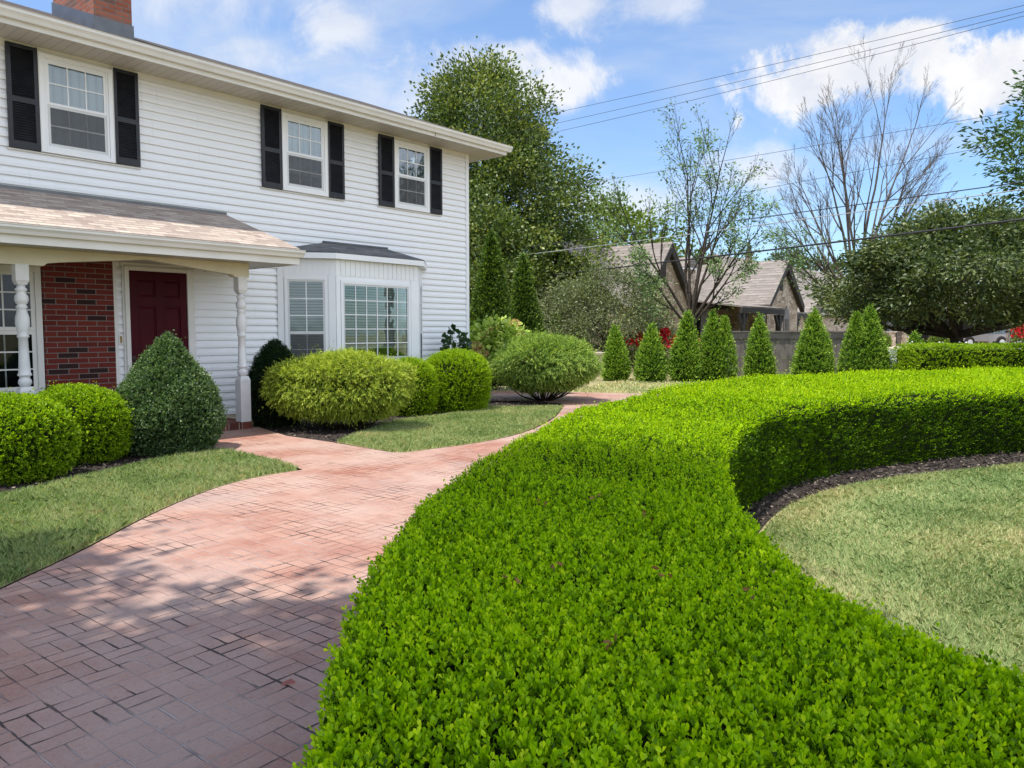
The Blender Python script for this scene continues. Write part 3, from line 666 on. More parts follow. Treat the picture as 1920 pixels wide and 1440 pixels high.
# ---- porch
pf = MB().box(-3, 6.20, -1.2, -.012, -.05, .131).build('porch_floor', STEPTOP, H)
m = MB(); x = 6.215
while x > -2.8: m.box(x-.205, x, -1.215, -1.02, .0, .138); x -= .215
for j in range(4): m.box(6.01, 6.216, -1.01+j*.215, -1.01+j*.215+.205, .0, .137)
step = m.build('brick_step', STEPB, H, bevel=.006)
MB().box(-3, 6.21, -1.208, -1.02, -.02, .130).build('step_mortar', CONC, H)
def post(s):
    q = 1.13; h = .073
    cy = -q
    m = MB()
    m.box(s-h, s+h, cy-h, cy+h, 2.10, 2.30)
    m.add([(s-h, cy-h, 2.10), (s+h, cy-h, 2.10), (s+h, cy+h, 2.10), (s-h, cy+h, 2.10), (s-.05, cy-.05, 2.05), (s+.05, cy-.05, 2.05), (s+.05, cy+.05, 2.05), (s-.05, cy+.05, 2.05)],
          [(0, 1, 5, 4), (1, 2, 6, 5), (2, 3, 7, 6), (3, 0, 4, 7)])
    top = m; m = MB(); b = .082
    m.box(s-b, s+b, cy-b, cy+b, .132, .765)
    m.add([(s-b, cy-b, .765), (s+b, cy-b, .765), (s+b, cy+b, .765), (s-b, cy+b, .765), (s-.062, cy-.062, .82), (s+.062, cy-.062, .82), (s+.062, cy+.062, .82), (s-.062, cy+.062, .82)],
          [(0, 4, 5, 1), (1, 5, 6, 2), (2, 6, 7, 3), (3, 7, 4, 0)])
    base = m
    prof = [(2.07, .045), (2.02, .046), (2.005, .064), (1.985, .064), (1.97, .047), (1.945, .051), (1.92, .070), (1.87, .076), (1.83, .062), (1.815, .046), (1.80, .054), (1.785, .068), (1.77, .052), (1.72, .058), (1.66, .075), (1.58, .0775), (1.50, .064), (1.455, .050),
            (1.44, .066), (1.42, .066), (1.41, .050), (1.2, .056), (1.05, .062), (.985, .066), (.975, .077), (.955, .077), (.945, .058), (.925, .054), (.90, .070), (.86, .074), (.835, .058), (.80, .056)]
    p = MB().lathe(prof[::-1], s, cy, 24).build('porch_post', POSTM, H, smooth=True); top.build('top_block', POSTM, p, bevel=.004); base.build('base_block', POSTM, p, bevel=.004)
for s in (6.125, 3.235, .35): post(s)
# scalloped beam
def bay(a, b):
    """lower edge of one span, right to left"""
    L_ = b-a
    return [(b-.0, 2.29), (b-.23, 2.29), (b-.27, 2.325), (b-.34, 2.33), (b-L_*.5, 2.455), (a+.45, 2.35), (a+.27, 2.325), (a+.23, 2.29), (a, 2.29)]
poly = [(6.23, 2.495)]+bay(3.24, 6.23)+bay(.35, 3.22)[0:]+bay(-2.5, .33)+[(-2.5, 2.495)]
MB().prism(poly, 'y', -1.2, -1.06).build('porch_beam', BEAM, H)
MB().box(6.12, 6.20, -1.05, -.03, 2.43, 2.49).build('porch_beam', BEAM, H)
# porch roof: sheet with thickness, hipped right end
A0, A1, Q0 = (-3, -.03, 3.36), (6.53, -.03, 3.37), 1.76
e0, e1 = (-3, -Q0, 2.712), (6.74, -Q0, 2.722); w1 = (6.80, -.03, 2.722)
m = MB(); dn = .035
up = [A0, A1, e1, e0]; m.add(up+[(p[0], p[1], p[2]-dn) for p in up], [(0, 3, 2, 1), (4, 5, 6, 7), (0, 4, 7, 3), (3, 7, 6, 2), (2, 6, 5, 1), (0, 1, 5, 4)])
pr = m.build('porch_roof', TANROOF, H)
m = MB().add([A1, w1, e1, (A1[0]-.02, -.03, 3.33), (6.78, -.03, 2.69), (6.73, -Q0, 2.69)], [(0, 2, 1), (3, 4, 5), (0, 1, 4, 3), (1, 2, 5, 4), (2, 0, 3, 5)]).build('hip_slope', TANROOF, pr)
m = MB().box(-3, 6.54, -.055, -.02, 3.355, 3.40).build('flashing', FLASH, pr)
MB().box(-3, 6.776, -1.70, -1.675, 2.488, 2.69).box(6.752, 6.776, -1.67, -.03, 2.488, 2.69).build('porch_fascia', CREAM, H)
MB().box(-3, 6.75, -1.674, -.03, 2.497, 2.51).build('porch_soffit', SOFFIT, H)
gutter(-3, 6.81, 1.70, 2.695, .105, .11)

# ---- bay window
q = .6; bl, br = 8.24, 10.17; wl, wr = 7.46, 10.80
bay_o = MB().prism([(wl, -.02), (bl, -q), (br, -q), (wr, -.02)], 'z', .25, 2.74).build('bay_window', WHITE, H)
# vertical grooved boards above the windows
def lerp(a, b, t): return (a[0]+(b[0]-a[0])*t, a[1]+(b[1]-a[1])*t)
def on_face(a, b, off):
    dx, dy = b[0]-a[0], b[1]-a[1]; L_ = math.hypot(dx, dy); return (dy/L_*off*1, -dx/L_*off)
def slab(mb, a, b, t0, t1, z0, z1, d0, d1):
    """box lying on the face a-b between fractions t0..t1, standing d0..d1 proud"""
    p, q_ = lerp(a, b, t0), lerp(a, b, t1); n0, n1 = on_face(a, b, d0), on_face(a, b, d1)
    mb.prism([(p[0]+n0[0], p[1]+n0[1]), (q_[0]+n0[0], q_[1]+n0[1]), (q_[0]+n1[0], q_[1]+n1[1]), (p[0]+n1[0], p[1]+n1[1])], 'z', z0, z1)
LW, FW, RW = ((wl, -.02), (bl, -q)), ((bl, -q), (br, -q)), ((br, -q), (wr, -.02))
m = MB()
for (a, b), n in ((LW, 10), (FW, 18), (RW, 10)):
    for i in range(n): slab(m, a, b, (i+.05)/n, (i+.93)/n, 2.46, 2.738, .0005, .009)
m.build('board', WHITE, bay_o)
m = MB()
for (a, b), t0, t1 in ((LW, .0, .10), (LW, .88, 1.), (FW, .0, .045), (FW, .90, 1.), (RW, .0, .12), (RW, .9, 1.)):
    m = MB(); slab(m, a, b, t0, t1, .25, 2.455, .0005, .02); m.build('corner_board', WHITE, bay_o)
pass
def bay_sash(a, b, t0, t1, z0, z1, cols, rows, double, name='window'):
    Lf = math.hypot(b[0]-a[0], b[1]-a[1]); w = .05/Lf
    m = MB()
    slab(m, a, b, t0-w, t0, z0-.06, z1+.06, .0005, .030); slab(m, a, b, t1, t1+w, z0-.06, z1+.06, .0005, .030); slab(m, a, b, t0, t1, z1, z1+.06, .0005, .030); slab(m, a, b, t0, t1, z0-.06, z0, .0005, .030)
    win = m.build(name, WHITE, bay_o)
    m = MB(); f = .032/Lf
    slab(m, a, b, t0, t0+f, z0, z1, .0005, .022); slab(m, a, b, t1-f, t1, z0, z1, .0005, .022); slab(m, a, b, t0+f, t1-f, z1-.035, z1, .0005, .022); slab(m, a, b, t0+f, t1-f, z0, z0+.04, .0005, .022)
    if double: zm = z0+(z1-z0)*.50; slab(m, a, b, t0+f, t1-f, zm-.025, zm+.025, .0005, .024)
    m.build('sash', SASHG, win)
    m = MB(); g = .008/Lf
    for i in range(1, cols): t = t0+f+(t1-t0-2*f)*i/cols; slab(m, a, b, t-g, t+g, z0+.04, z1-.035, .011, .019)
    zs = np.linspace(z0+.04, z1-.035, rows+1)[1:-1]
    for zz in zs: slab(m, a, b, t0+f, t1-f, zz-.008, zz+.008, .0115, .0195)
    m.build('muntin', WHITE, win)
    m = MB(); slab(m, a, b, t0+f, t1-f, z0+.04, z1-.035, .008, .0095); m.build('pane', BAYGLASS, win)
    if double: m = MB(); slab(m, a, b, t0+f, t1-f, z0+.04, z0+(z1-z0)*.50-.025, .020, .0205); m.build('screen', SCREEN, win)
    m = MB(); slab(m, a, b, t0+f, t1-f, z0+.04+(0 if double else .17), z1-.035, .003, .0045); m.build('blind', BLIND, win)
    if not double: m = MB(); slab(m, a, b, t0+f, t1-f, z0+.04, z0+.20, .001, .0025); m.build('interior', DARKROOM, win); m = MB(); slab(m, a, b, t0+f, t1-f, z0+.20, z0+.225, .003, .0065); m.build('blind_rail', CREAM, win)
bay_sash(*FW, .075, .865, .98, 2.33, 6, 5, False)
bay_sash(*LW, .17, .81, .55, 2.38, 2, 6, True)
bay_sash(*RW, .2, .8, .55, 2.38, 2, 6, True)
# bay roof
o_ = .115
ev = [(wl-.18, -.03), (bl-.06, -q-o_), (br+.06, -q-o_), (wr+.14, -.03)]; zt, zb = 2.845, 2.742
m = MB(); top = [(8.45, -.03, 3.09), (9.86, -.03, 3.09)]
E_ = [(p[0], p[1], zt+.012) for p in ev]
m.add(top+E_+[(p[0], p[1], zt-.008) for p in ev], [(0, 3, 2), (0, 1, 4, 3), (1, 5, 4), (2, 3, 7, 6), (3, 4, 8, 7), (4, 5, 9, 8), (6, 7, 8, 9)])
m.build('bay_roof', BAYROOF, bay_o)
m = MB(); m.prism([(p[0], p[1]) for p in ev], 'z', zb, zt-.009); m.build('bay_fascia', WHITE, bay_o)
m = MB(); MB().box(8.4, 9.9, -.06, -.02, 3.085, 3.115).build('flashing', FLASH, bay_o)
# ------------------------------------------------------------------ clipped hedge round the island
rng = np.random.default_rng(21)
HEDGE_H = .80
HL = smooth_poly([(.05, -1.5), (-.15, .2), (-.34, 1.19), (-.40, 1.55), (-.42, 1.9), (-.41, 2.62), (-.33, 3.7), (.0, 5.02), (.70, 7.19), (2.0, 9.6), (3.51, 11.46), (5.61, 12.61), (8.98, 13.46), (14, 14.4)], 2)
HR = smooth_poly([(2.1, -1.5), (1.5, .4), (1.10, 1.5), (.95, 1.98), (.88, 2.4), (.92, 3.0), (1.06, 3.7), (1.33, 4.77), (1.78, 6.0), (2.75, 7.45), (4.4, 8.55), (6.16, 9.3), (9, 10.1), (14, 11.3)], 2)
def resample(p, n):
    s = np.concatenate([[0], np.cumsum(np.linalg.norm(np.diff(p, axis=0), axis=1))]); t = np.linspace(0, s[-1], n)
    return np.stack([np.interp(t, s, p[:, i]) for i in range(p.shape[1])], 1)
# pair the two edges by matching control order
def paired(pl, pr, n=120):
    a, b = resample(pl, 400), resample(pr, 400); i = np.linspace(0, 399, n).astype(int); return a[i], b[i]
NH = 140; La, Ra = paired(HL, HR, NH)
def htop(P): return HEDGE_H+.016*np.sin(P[:, 0]*2.3+P[:, 1]*1.1)+.012*np.sin(P[:, 1]*3.1-P[:, 0]*1.7)+.008*np.sin(P[:, 0]*7+P[:, 1]*5.3)
def htan(E_, i): d = E_[np.minimum(i+1, NH-1)]-E_[np.maximum(i-1, 0)]; return unit(d)
def hedge_points():
    segA = np.linalg.norm(np.diff((La+Ra)/2, axis=0), axis=1); wid = np.linalg.norm(Ra-La, axis=1); wid = (wid[1:]+wid[:-1])/2
    Ps, Ns, Ds, Ss = [], [], [], []
    mid = (La+Ra)/2; dist = np.hypot(mid[1:, 0], mid[1:, 1])
    dens = np.clip(3500*(2.6/np.maximum(dist, 1.2))**1.08, 720, 4400)
    dens = np.where(mid[1:, 1] < .7, 120, dens)
    for i in range(NH-1):
        n = rng.poisson(segA[i]*wid[i]*dens[i]*1.1)
        if n:
            t = rng.random(n)[:, None]; w = rng.random(n)[:, None]
            l = La[i]*(1-t)+La[i+1]*t; r = Ra[i]*(1-t)+Ra[i+1]*t; p = l*(1-w)+r*w
            ew = np.minimum(w, 1-w)[:, 0]*wid[i]; k = np.clip(1-ew/.07, 0, 1)
            out = unit(r-l)*np.where(w > .5, 1, -1)
            z = htop(p)-.03*k**2-rng.random(n)**2*.03
            N_ = np.concatenate([out*(k*.75)[:, None], np.ones((n, 1))], 1)
            Ps.append(np.concatenate([p, z[:, None]], 1)); Ns.append(unit(N_)); Ds.append(np.hypot(p[:, 0], p[:, 1])); Ss.append(np.zeros(n))
        for E_, sgn, f in ((La, -1, .6), (Ra, 1, 1.15)):
            m_ = rng.poisson(np.linalg.norm(E_[i+1]-E_[i])*.80*dens[i]*f)
            if not m_: continue
            t = rng.random(m_)[:, None]; p = E_[i]*(1-t)+E_[i+1]*t; z = rng.random(m_)*.76
            tg = unit(E_[i+1]-E_[i]); out = np.array([tg[1], -tg[0]])*sgn
            bul = .03*np.sin(z/.8*math.pi)-.02+.02*np.sin(p[:, 0]*5+z*9)+.015*np.sin(p[:, 1]*6-z*7)
            p3 = np.concatenate([p+out*bul[:, None], z[:, None]], 1)
            N_ = np.tile(np.array([out[0], out[1], .55]), (m_, 1))
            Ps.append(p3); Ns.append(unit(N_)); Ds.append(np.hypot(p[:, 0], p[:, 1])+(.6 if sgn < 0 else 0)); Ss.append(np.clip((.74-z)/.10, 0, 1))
    return map(np.concatenate, (Ps, Ns, Ds, Ss))
P, N_, dd, ss = hedge_points()
k = inview(P, 1.6); P, N_, dd, ss = P[k], N_[k], dd[k], ss[k]
parts = []
for lo_, hi_, K, sty in ((0, 3.8, 8, 'o'), (3.8, 8.5, 6, 'd'), (8.5, 99, 5, 'd')):
    s = (dd >= lo_) & (dd < hi_); p, n_ = P[s], N_[s]; f = np.maximum(1, dd[s]/4.6)**.75
    n = len(p); ln = rng.uniform(.026, .05, n)*np.where(rng.random(n) < .04, 1.8, 1)
    q_, A, L_, W_, v = sprigs(p-n_*.03, n_, ln*f**.5, K, .0170*f, .0090*f, rng, .66, .24)
    v = v*(1-np.tile(ss[s]*np.where(rng.random(len(p)) < .16, .45, .80), K))          # sides darkened: older leaves, and the face's shade put into their colour
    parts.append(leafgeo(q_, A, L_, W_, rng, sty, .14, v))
# a sparse scatter of browned leaves caught on the top
V, F, v = joinVF(parts)
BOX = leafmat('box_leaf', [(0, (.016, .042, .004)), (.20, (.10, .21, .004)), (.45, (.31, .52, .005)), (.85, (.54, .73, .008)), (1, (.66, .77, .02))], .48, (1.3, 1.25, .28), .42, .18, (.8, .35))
hedge = empty('hedge', (1.2, 4, 0), 0, 'long clipped bright green hedge curving round the front lawn', 'hedge')
def shift(o, root): o.matrix_parent_inverse = Matrix.Translation(-Vector(root.location)) if root.rotation_euler[2] == 0 else root.matrix_basis.inverted()
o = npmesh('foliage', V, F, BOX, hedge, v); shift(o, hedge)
# twiggy body inside the leaves
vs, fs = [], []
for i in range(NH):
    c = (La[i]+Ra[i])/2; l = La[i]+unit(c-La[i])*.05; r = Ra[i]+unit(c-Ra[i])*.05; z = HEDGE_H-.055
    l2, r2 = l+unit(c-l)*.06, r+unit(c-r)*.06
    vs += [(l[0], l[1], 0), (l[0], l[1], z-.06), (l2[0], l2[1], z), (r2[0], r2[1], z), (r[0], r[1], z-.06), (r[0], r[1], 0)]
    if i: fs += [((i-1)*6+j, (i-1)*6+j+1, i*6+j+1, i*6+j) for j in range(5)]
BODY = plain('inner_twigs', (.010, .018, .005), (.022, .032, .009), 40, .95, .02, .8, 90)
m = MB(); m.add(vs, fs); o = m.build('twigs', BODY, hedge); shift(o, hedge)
DEAD = leafmat('dead_leaf', [(0, (.14, .055, .015)), (1, (.34, .18, .07))], .25, None, .7, .1)
pts = [ray(px, py) for px, py in ((1012, 940), (1215, 968), (1410, 1105), (1038, 1058), (1243, 1075), (1118, 930), (1150, 1205), (960, 1085))]
pts = np.array([[r_[0]*(.83-1.5)/r_[2], r_[1]*(.83-1.5)/r_[2], .83] for r_ in pts])
pp = np.repeat(pts, 3, 0); nd_ = len(pp); pp = pp+rng.normal(size=(nd_, 3))*.008
V, F, v = leafgeo(pp, rng.normal(size=(nd_, 3))*np.array([1, 1, .7]), .026, .012, rng, 'o', .2)
o = npmesh('dead_leaves', V, F, DEAD, hedge, v); shift(o, hedge)

# ------------------------------------------------------------------ shrubs
def lumps(rng, amp, freq):
    K = rng.normal(size=(7, 3))*freq; ph = rng.uniform(0, 6.28, 7)
    return lambda d: amp*np.sin(d@K.T+ph).mean(1)*1.8
def shrub(name, label, cat, c, prof, n, leafm, L=.026, W=.014, K=5, sx=1., sy=1., lump=(.07, 3.), ln=.05, tilt=.35, up=.35, spread=.85, droop=0., sty='d', seed=1, group=None, coremat=None, stems=None, depth=.05, core=.90, front=True, rz=0.):
    rng = np.random.default_rng(seed)
    prof = np.array(smooth_poly(prof, 2)); z, r = prof[:, 0], prof[:, 1]
    seg = np.hypot(np.diff(z), np.diff(r)); ar = seg*(r[1:]+r[:-1]+.02); cum = np.concatenate([[0], np.cumsum(ar)])/ar.sum()
    u = rng.random(n); zz = np.interp(u, cum, z); rr = np.interp(u, cum, r)
    i = np.clip(np.searchsorted(cum, u)-1, 0, len(seg)-1); dz, dr = np.diff(z)[i], np.diff(r)[i]
    th = rng.uniform(0, 2*math.pi, n)
    N_ = unit(np.stack([np.cos(th)*dz, np.sin(th)*dz, -dr], 1)); d = np.stack([np.cos(th), np.sin(th), zz/max(z)*2-1], 1)
    lf = lumps(rng, *lump); k = 1+lf(d)-rng.random(n)**2*depth*2
    P = np.stack([np.cos(th)*rr*k*sx, np.sin(th)*rr*k*sy, zz*(1+.25*lf(d*1.3))], 1)
    N_ = unit(N_*np.array([1/sx, 1/sy, 1])+np.array([0, 0, up])); N_[:, 2] -= droop*np.clip(rr/max(r), 0, 1); N_ = unit(N_)
    if front:
        kk = (P[:, 1]*math.cos(0) < max(r)*sy*.35) | (rng.random(n) < .45); P, N_ = P[kk], N_[kk]
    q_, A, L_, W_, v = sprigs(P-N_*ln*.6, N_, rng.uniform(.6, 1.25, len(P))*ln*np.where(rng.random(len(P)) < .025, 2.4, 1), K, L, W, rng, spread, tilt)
    if droop: A = A+np.array([0, 0, -droop*.5])
    V, F, v = leafgeo(q_, A, L_, W_, rng, sty, .12, v)
    root = empty(name, (c[0], c[1], 0), rz, label, cat, group)
    npmesh('foliage', V, F, leafm, root, v)
    # inner mass of twigs, following the same lumps
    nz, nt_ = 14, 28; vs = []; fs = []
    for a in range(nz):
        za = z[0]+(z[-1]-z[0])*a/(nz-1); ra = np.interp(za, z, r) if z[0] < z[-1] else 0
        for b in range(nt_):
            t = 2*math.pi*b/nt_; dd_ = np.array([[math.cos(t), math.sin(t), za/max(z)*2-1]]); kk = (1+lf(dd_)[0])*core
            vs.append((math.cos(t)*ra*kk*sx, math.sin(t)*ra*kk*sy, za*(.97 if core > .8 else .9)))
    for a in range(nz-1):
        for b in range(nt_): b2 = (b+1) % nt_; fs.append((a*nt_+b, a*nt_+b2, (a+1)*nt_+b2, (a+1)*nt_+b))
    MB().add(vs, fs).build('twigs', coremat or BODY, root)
    if stems:
        P0, P1, R0, R1 = [], [], [], []
        for j in range(stems):
            t = rng.uniform(0, 6.28); rad = rng.uniform(.35, .85)*max(r); p = np.array([math.cos(t)*.08, math.sin(t)*.06, 0]); e_ = np.array([math.cos(t)*rad*sx, math.sin(t)*rad*sy, rng.uniform(.25, .5)*max(z)])
            m1 = p*.5+e_*.5+np.array([0, 0, -.08])
            P0 += [p, m1]; P1 += [m1, e_]; R0 += [.018, .013]; R1 += [.013, .006]
        V, F = tubes(P0, P1, R0, R1); npmesh('stems', V, F, TWIG, root)
    return root
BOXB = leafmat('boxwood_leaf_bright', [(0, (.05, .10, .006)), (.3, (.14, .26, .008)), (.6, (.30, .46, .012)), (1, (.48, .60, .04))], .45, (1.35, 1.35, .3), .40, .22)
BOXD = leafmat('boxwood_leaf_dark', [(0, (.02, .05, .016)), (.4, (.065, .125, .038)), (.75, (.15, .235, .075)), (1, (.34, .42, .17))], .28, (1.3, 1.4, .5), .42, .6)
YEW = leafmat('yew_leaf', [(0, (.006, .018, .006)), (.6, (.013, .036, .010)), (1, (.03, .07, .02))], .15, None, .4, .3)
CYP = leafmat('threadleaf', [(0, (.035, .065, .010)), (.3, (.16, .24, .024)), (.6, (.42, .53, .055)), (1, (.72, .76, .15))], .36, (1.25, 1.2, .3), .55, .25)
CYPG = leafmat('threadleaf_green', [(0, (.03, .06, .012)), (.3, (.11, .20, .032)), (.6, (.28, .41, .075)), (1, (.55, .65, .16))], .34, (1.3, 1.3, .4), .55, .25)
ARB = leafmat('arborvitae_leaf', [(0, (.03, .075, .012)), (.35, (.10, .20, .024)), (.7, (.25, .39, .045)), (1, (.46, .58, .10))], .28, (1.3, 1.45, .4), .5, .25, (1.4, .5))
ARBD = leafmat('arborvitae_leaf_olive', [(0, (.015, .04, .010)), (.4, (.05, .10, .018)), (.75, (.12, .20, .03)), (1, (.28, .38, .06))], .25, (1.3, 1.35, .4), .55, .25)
ball = lambda r, h: [(.02, r*.55), (.08, r*.85), (h*.30, r*1.0), (h*.60, r*1.0), (h*.83, r*.86), (h*.96, r*.5), (h, .05), (h, .0)]
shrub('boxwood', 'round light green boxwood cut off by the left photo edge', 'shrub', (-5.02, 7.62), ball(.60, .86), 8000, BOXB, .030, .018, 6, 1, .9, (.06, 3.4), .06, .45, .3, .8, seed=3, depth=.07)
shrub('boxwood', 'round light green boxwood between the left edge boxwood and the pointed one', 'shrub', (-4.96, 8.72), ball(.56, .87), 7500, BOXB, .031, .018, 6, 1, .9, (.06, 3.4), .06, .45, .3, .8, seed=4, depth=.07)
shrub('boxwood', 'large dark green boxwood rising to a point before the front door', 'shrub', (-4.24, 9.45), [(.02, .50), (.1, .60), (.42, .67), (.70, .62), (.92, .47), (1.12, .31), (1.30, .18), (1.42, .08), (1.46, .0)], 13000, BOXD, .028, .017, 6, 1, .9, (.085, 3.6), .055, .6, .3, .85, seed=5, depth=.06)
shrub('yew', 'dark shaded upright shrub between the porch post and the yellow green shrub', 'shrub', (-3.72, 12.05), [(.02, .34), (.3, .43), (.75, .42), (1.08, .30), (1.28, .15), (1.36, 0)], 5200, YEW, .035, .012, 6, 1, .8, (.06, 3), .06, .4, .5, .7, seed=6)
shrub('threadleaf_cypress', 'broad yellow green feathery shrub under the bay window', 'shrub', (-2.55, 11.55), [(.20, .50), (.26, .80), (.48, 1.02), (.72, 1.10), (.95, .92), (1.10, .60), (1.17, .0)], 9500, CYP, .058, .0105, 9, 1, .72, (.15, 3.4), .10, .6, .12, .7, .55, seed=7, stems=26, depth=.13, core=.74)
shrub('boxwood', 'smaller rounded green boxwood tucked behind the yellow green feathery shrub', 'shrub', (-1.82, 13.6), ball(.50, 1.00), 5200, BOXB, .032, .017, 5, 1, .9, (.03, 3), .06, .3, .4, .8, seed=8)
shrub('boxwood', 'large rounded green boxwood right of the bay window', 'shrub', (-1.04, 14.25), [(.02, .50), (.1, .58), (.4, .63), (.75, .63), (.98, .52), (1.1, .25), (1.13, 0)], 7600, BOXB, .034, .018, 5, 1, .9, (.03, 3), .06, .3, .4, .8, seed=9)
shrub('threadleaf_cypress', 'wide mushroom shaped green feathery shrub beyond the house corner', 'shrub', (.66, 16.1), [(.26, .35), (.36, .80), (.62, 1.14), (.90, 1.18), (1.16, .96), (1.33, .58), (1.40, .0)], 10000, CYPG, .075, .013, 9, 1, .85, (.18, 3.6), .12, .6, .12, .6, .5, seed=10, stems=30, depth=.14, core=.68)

# hydrangea with fading flower heads, and a dark leafy neighbour
HYD = leafmat('hydrangea_leaf', [(0, (.12, .20, .035)), (.5, (.36, .50, .08)), (1, (.62, .70, .22))], .35, (1.2, 1.3, .5), .5, .3)
HYDD = leafmat('dark_broad_leaf', [(0, (.010, .03, .010)), (.6, (.022, .06, .018)), (1, (.05, .11, .03))], .2, None, .35, .4)
BLOOM = leafmat('faded_bloom', [(0, (.50, .24, .15)), (.5, (.66, .38, .24)), (1, (.74, .56, .36))], .3, None, .7, .2)
def broadleaf(name, label, c, n, L, W, mat, rad, zlo, zhi, seed, blooms=None):
    rng = np.random.default_rng(seed); root = empty(name, (c[0], c[1], 0), 0, label, 'shrub')
    d = unit(rng.normal(size=(n, 3))); rr = rng.uniform(.55, 1, n)[:, None]
    P = d*rr*np.array([rad, rad*.8, (zhi-zlo)/2])+np.array([0, 0, (zlo+zhi)/2]); A = unit(d*np.array([1, 1, .3])+rng.normal(size=(n, 3))*.35+np.array([0, 0, -.1]))
    V, F, v = leafgeo(P, A, rng.uniform(.7, 1.2, n)*L, rng.uniform(.7, 1.1, n)*W, rng, 'o', .1); npmesh('foliage', V, F, mat, root, v)
    st = P[rng.choice(n, min(n, 14), False)]; V, F = tubes(np.repeat([[0, 0, 0.]], len(st), 0)+rng.normal(size=st.shape)*.05*np.array([1, 1, 0]), st, np.full(len(st), .010), np.full(len(st), .005)); npmesh('stems', V, F, TWIG, root)
    for b in (blooms or []):
        b = np.array(b)-np.array([c[0], c[1], 0]); k = 160; dd = unit(rng.normal(size=(k, 3))); Pb = b+dd*rng.uniform(.6, 1, k)[:, None]*np.array([.15, .15, .10])
        V, F, v = leafgeo(Pb, unit(dd+rng.normal(size=(k, 3))*.8), .03, .028, rng, 'd', .1); npmesh('flower_head', V, F, BLOOM, root, v)
hb = [at(px, py, 19.0+dy) for px, py, dy in ((965, 606, .1), (928, 616, 0), (908, 628, -.2), (895, 647, -.35), (978, 630, -.1), (905, 662, -.4), (890, 655, -.3))]
broadleaf('hydrangea', 'hydrangea with lime leaves and fading pinkish flower heads by the house corner', (-.42, 19.2), 1100, .19, .12, HYD, .80, .35, 1.86, 31, hb)
broadleaf('broadleaf_shrub', 'dark green large leafed shrub against the siding by the house corner', (-1.18, 15.85), 170, .17, .11, HYDD, .26, .5, 1.52, 32)

# arborvitae
def arb(label, c, h, r, n, seed, mat=None, group=None, lean=0., L=.075, W=.035, name='arborvitae'):
    prof = [(.05, r*.70), (h*.10, r*.96), (h*.22, r*1.0), (h*.45, r*.80), (h*.65, r*.56), (h*.82, r*.32), (h*.94, r*.12), (h, .0)]
    return shrub(name, label, 'conifer', c, prof, n, mat or ARB, L, W, 5, 1, 1, (.09, 3.5), .11, .38, .75, .6, seed=seed, group=group, depth=.07, core=.84, front=False, rz=0)
arb('tall pointed arborvitae standing just past the house corner', (-.58, 21.), 4.2, .62, 7500, 41, ARBD, None, 0, .11, .045)
arb('second tall olive arborvitae, right of the one at the house corner', (.35, 24.), 3.85, .60, 5500, 42, ARBD, None, 0, .12, .05)
GR = 'row of small pointed arborvitae along the grey fence'
rows = [(1040, 588, 30., 25, 'small arborvitae far behind the mushroom shaped shrub, left of its mate'), (1086, 616, 30., 27, 'shortest arborvitae, far behind the right side of the mushroom shaped shrub'),
        (1156, 610, 22.7, 46, 'slim arborvitae right of the stone pier, leftmost on the dry lawn'), (1221, 608, 22.2, 58, 'plump arborvitae with red flowers showing behind its right side'),
        (1286, 583, 22.2, 58, 'tall arborvitae right of the red flowers'), (1427, 590, 22.6, 54, 'slim arborvitae alone before the left half of the grey fence'),
        (1528, 578, 22.4, 72, 'tall broad arborvitae alone before the right half of the grey fence'), (1719, 622, 23.5, 54, 'small yellowish arborvitae at the left end of the far hedge')]
for i, (px, py, Y, w_, lab) in enumerate(rows):
    t = at(px, py, Y); o_ = arb(lab, (t[0], t[1]), t[2], w_/1440*Y*.5, [2600, 2300, 2900, 2400, 2700, 2100, 3000, 1900][i], 50+i, None, GR); o_.rotation_euler = (0, R([1, -2, 1.5, -1.2, 2, -1.6, .8, 2.5][i]), i*1.3)
t = at(1338, 582, 22.3); a = arb('twin topped arborvitae at the left end of the grey fence', (t[0]-.02, t[1]), t[2], .40, 2600, 61, None, GR)
t2 = at(1358, 598, 22.2)
t = at(1631, 572, 22.6); b = arb('broad twin topped arborvitae at the right end of the grey fence', (t[0], t[1]), t[2], .55, 3200, 62, None, GR)
def second_top(root, dx, h, r, n, seed):
    rng = np.random.default_rng(seed); u = rng.random(n); zz = h*u; rr = r*np.interp(u, [0, .2, .5, .8, 1], [.8, 1, .75, .32, 0]); th = rng.uniform(0, 6.28, n)
    P = np.stack([dx+np.cos(th)*rr, np.sin(th)*rr-.08, zz], 1); N_ = unit(np.stack([np.cos(th), np.sin(th), np.full(n, .9)], 1))
    q_, A, L_, W_, v = sprigs(P-N_*.05, N_, .11, 5, .075, .035, rng, .6, .38); V, F, v = leafgeo(q_, A, L_, W_, rng, 'd', .12, v); npmesh('foliage', V, F, ARB, root, v)
second_top(a, .32, at(1358, 597, 22.2)[2], .34, 1500, 63); second_top(b, -.42, at(1606, 588, 22.6)[2], .42, 1700, 64)

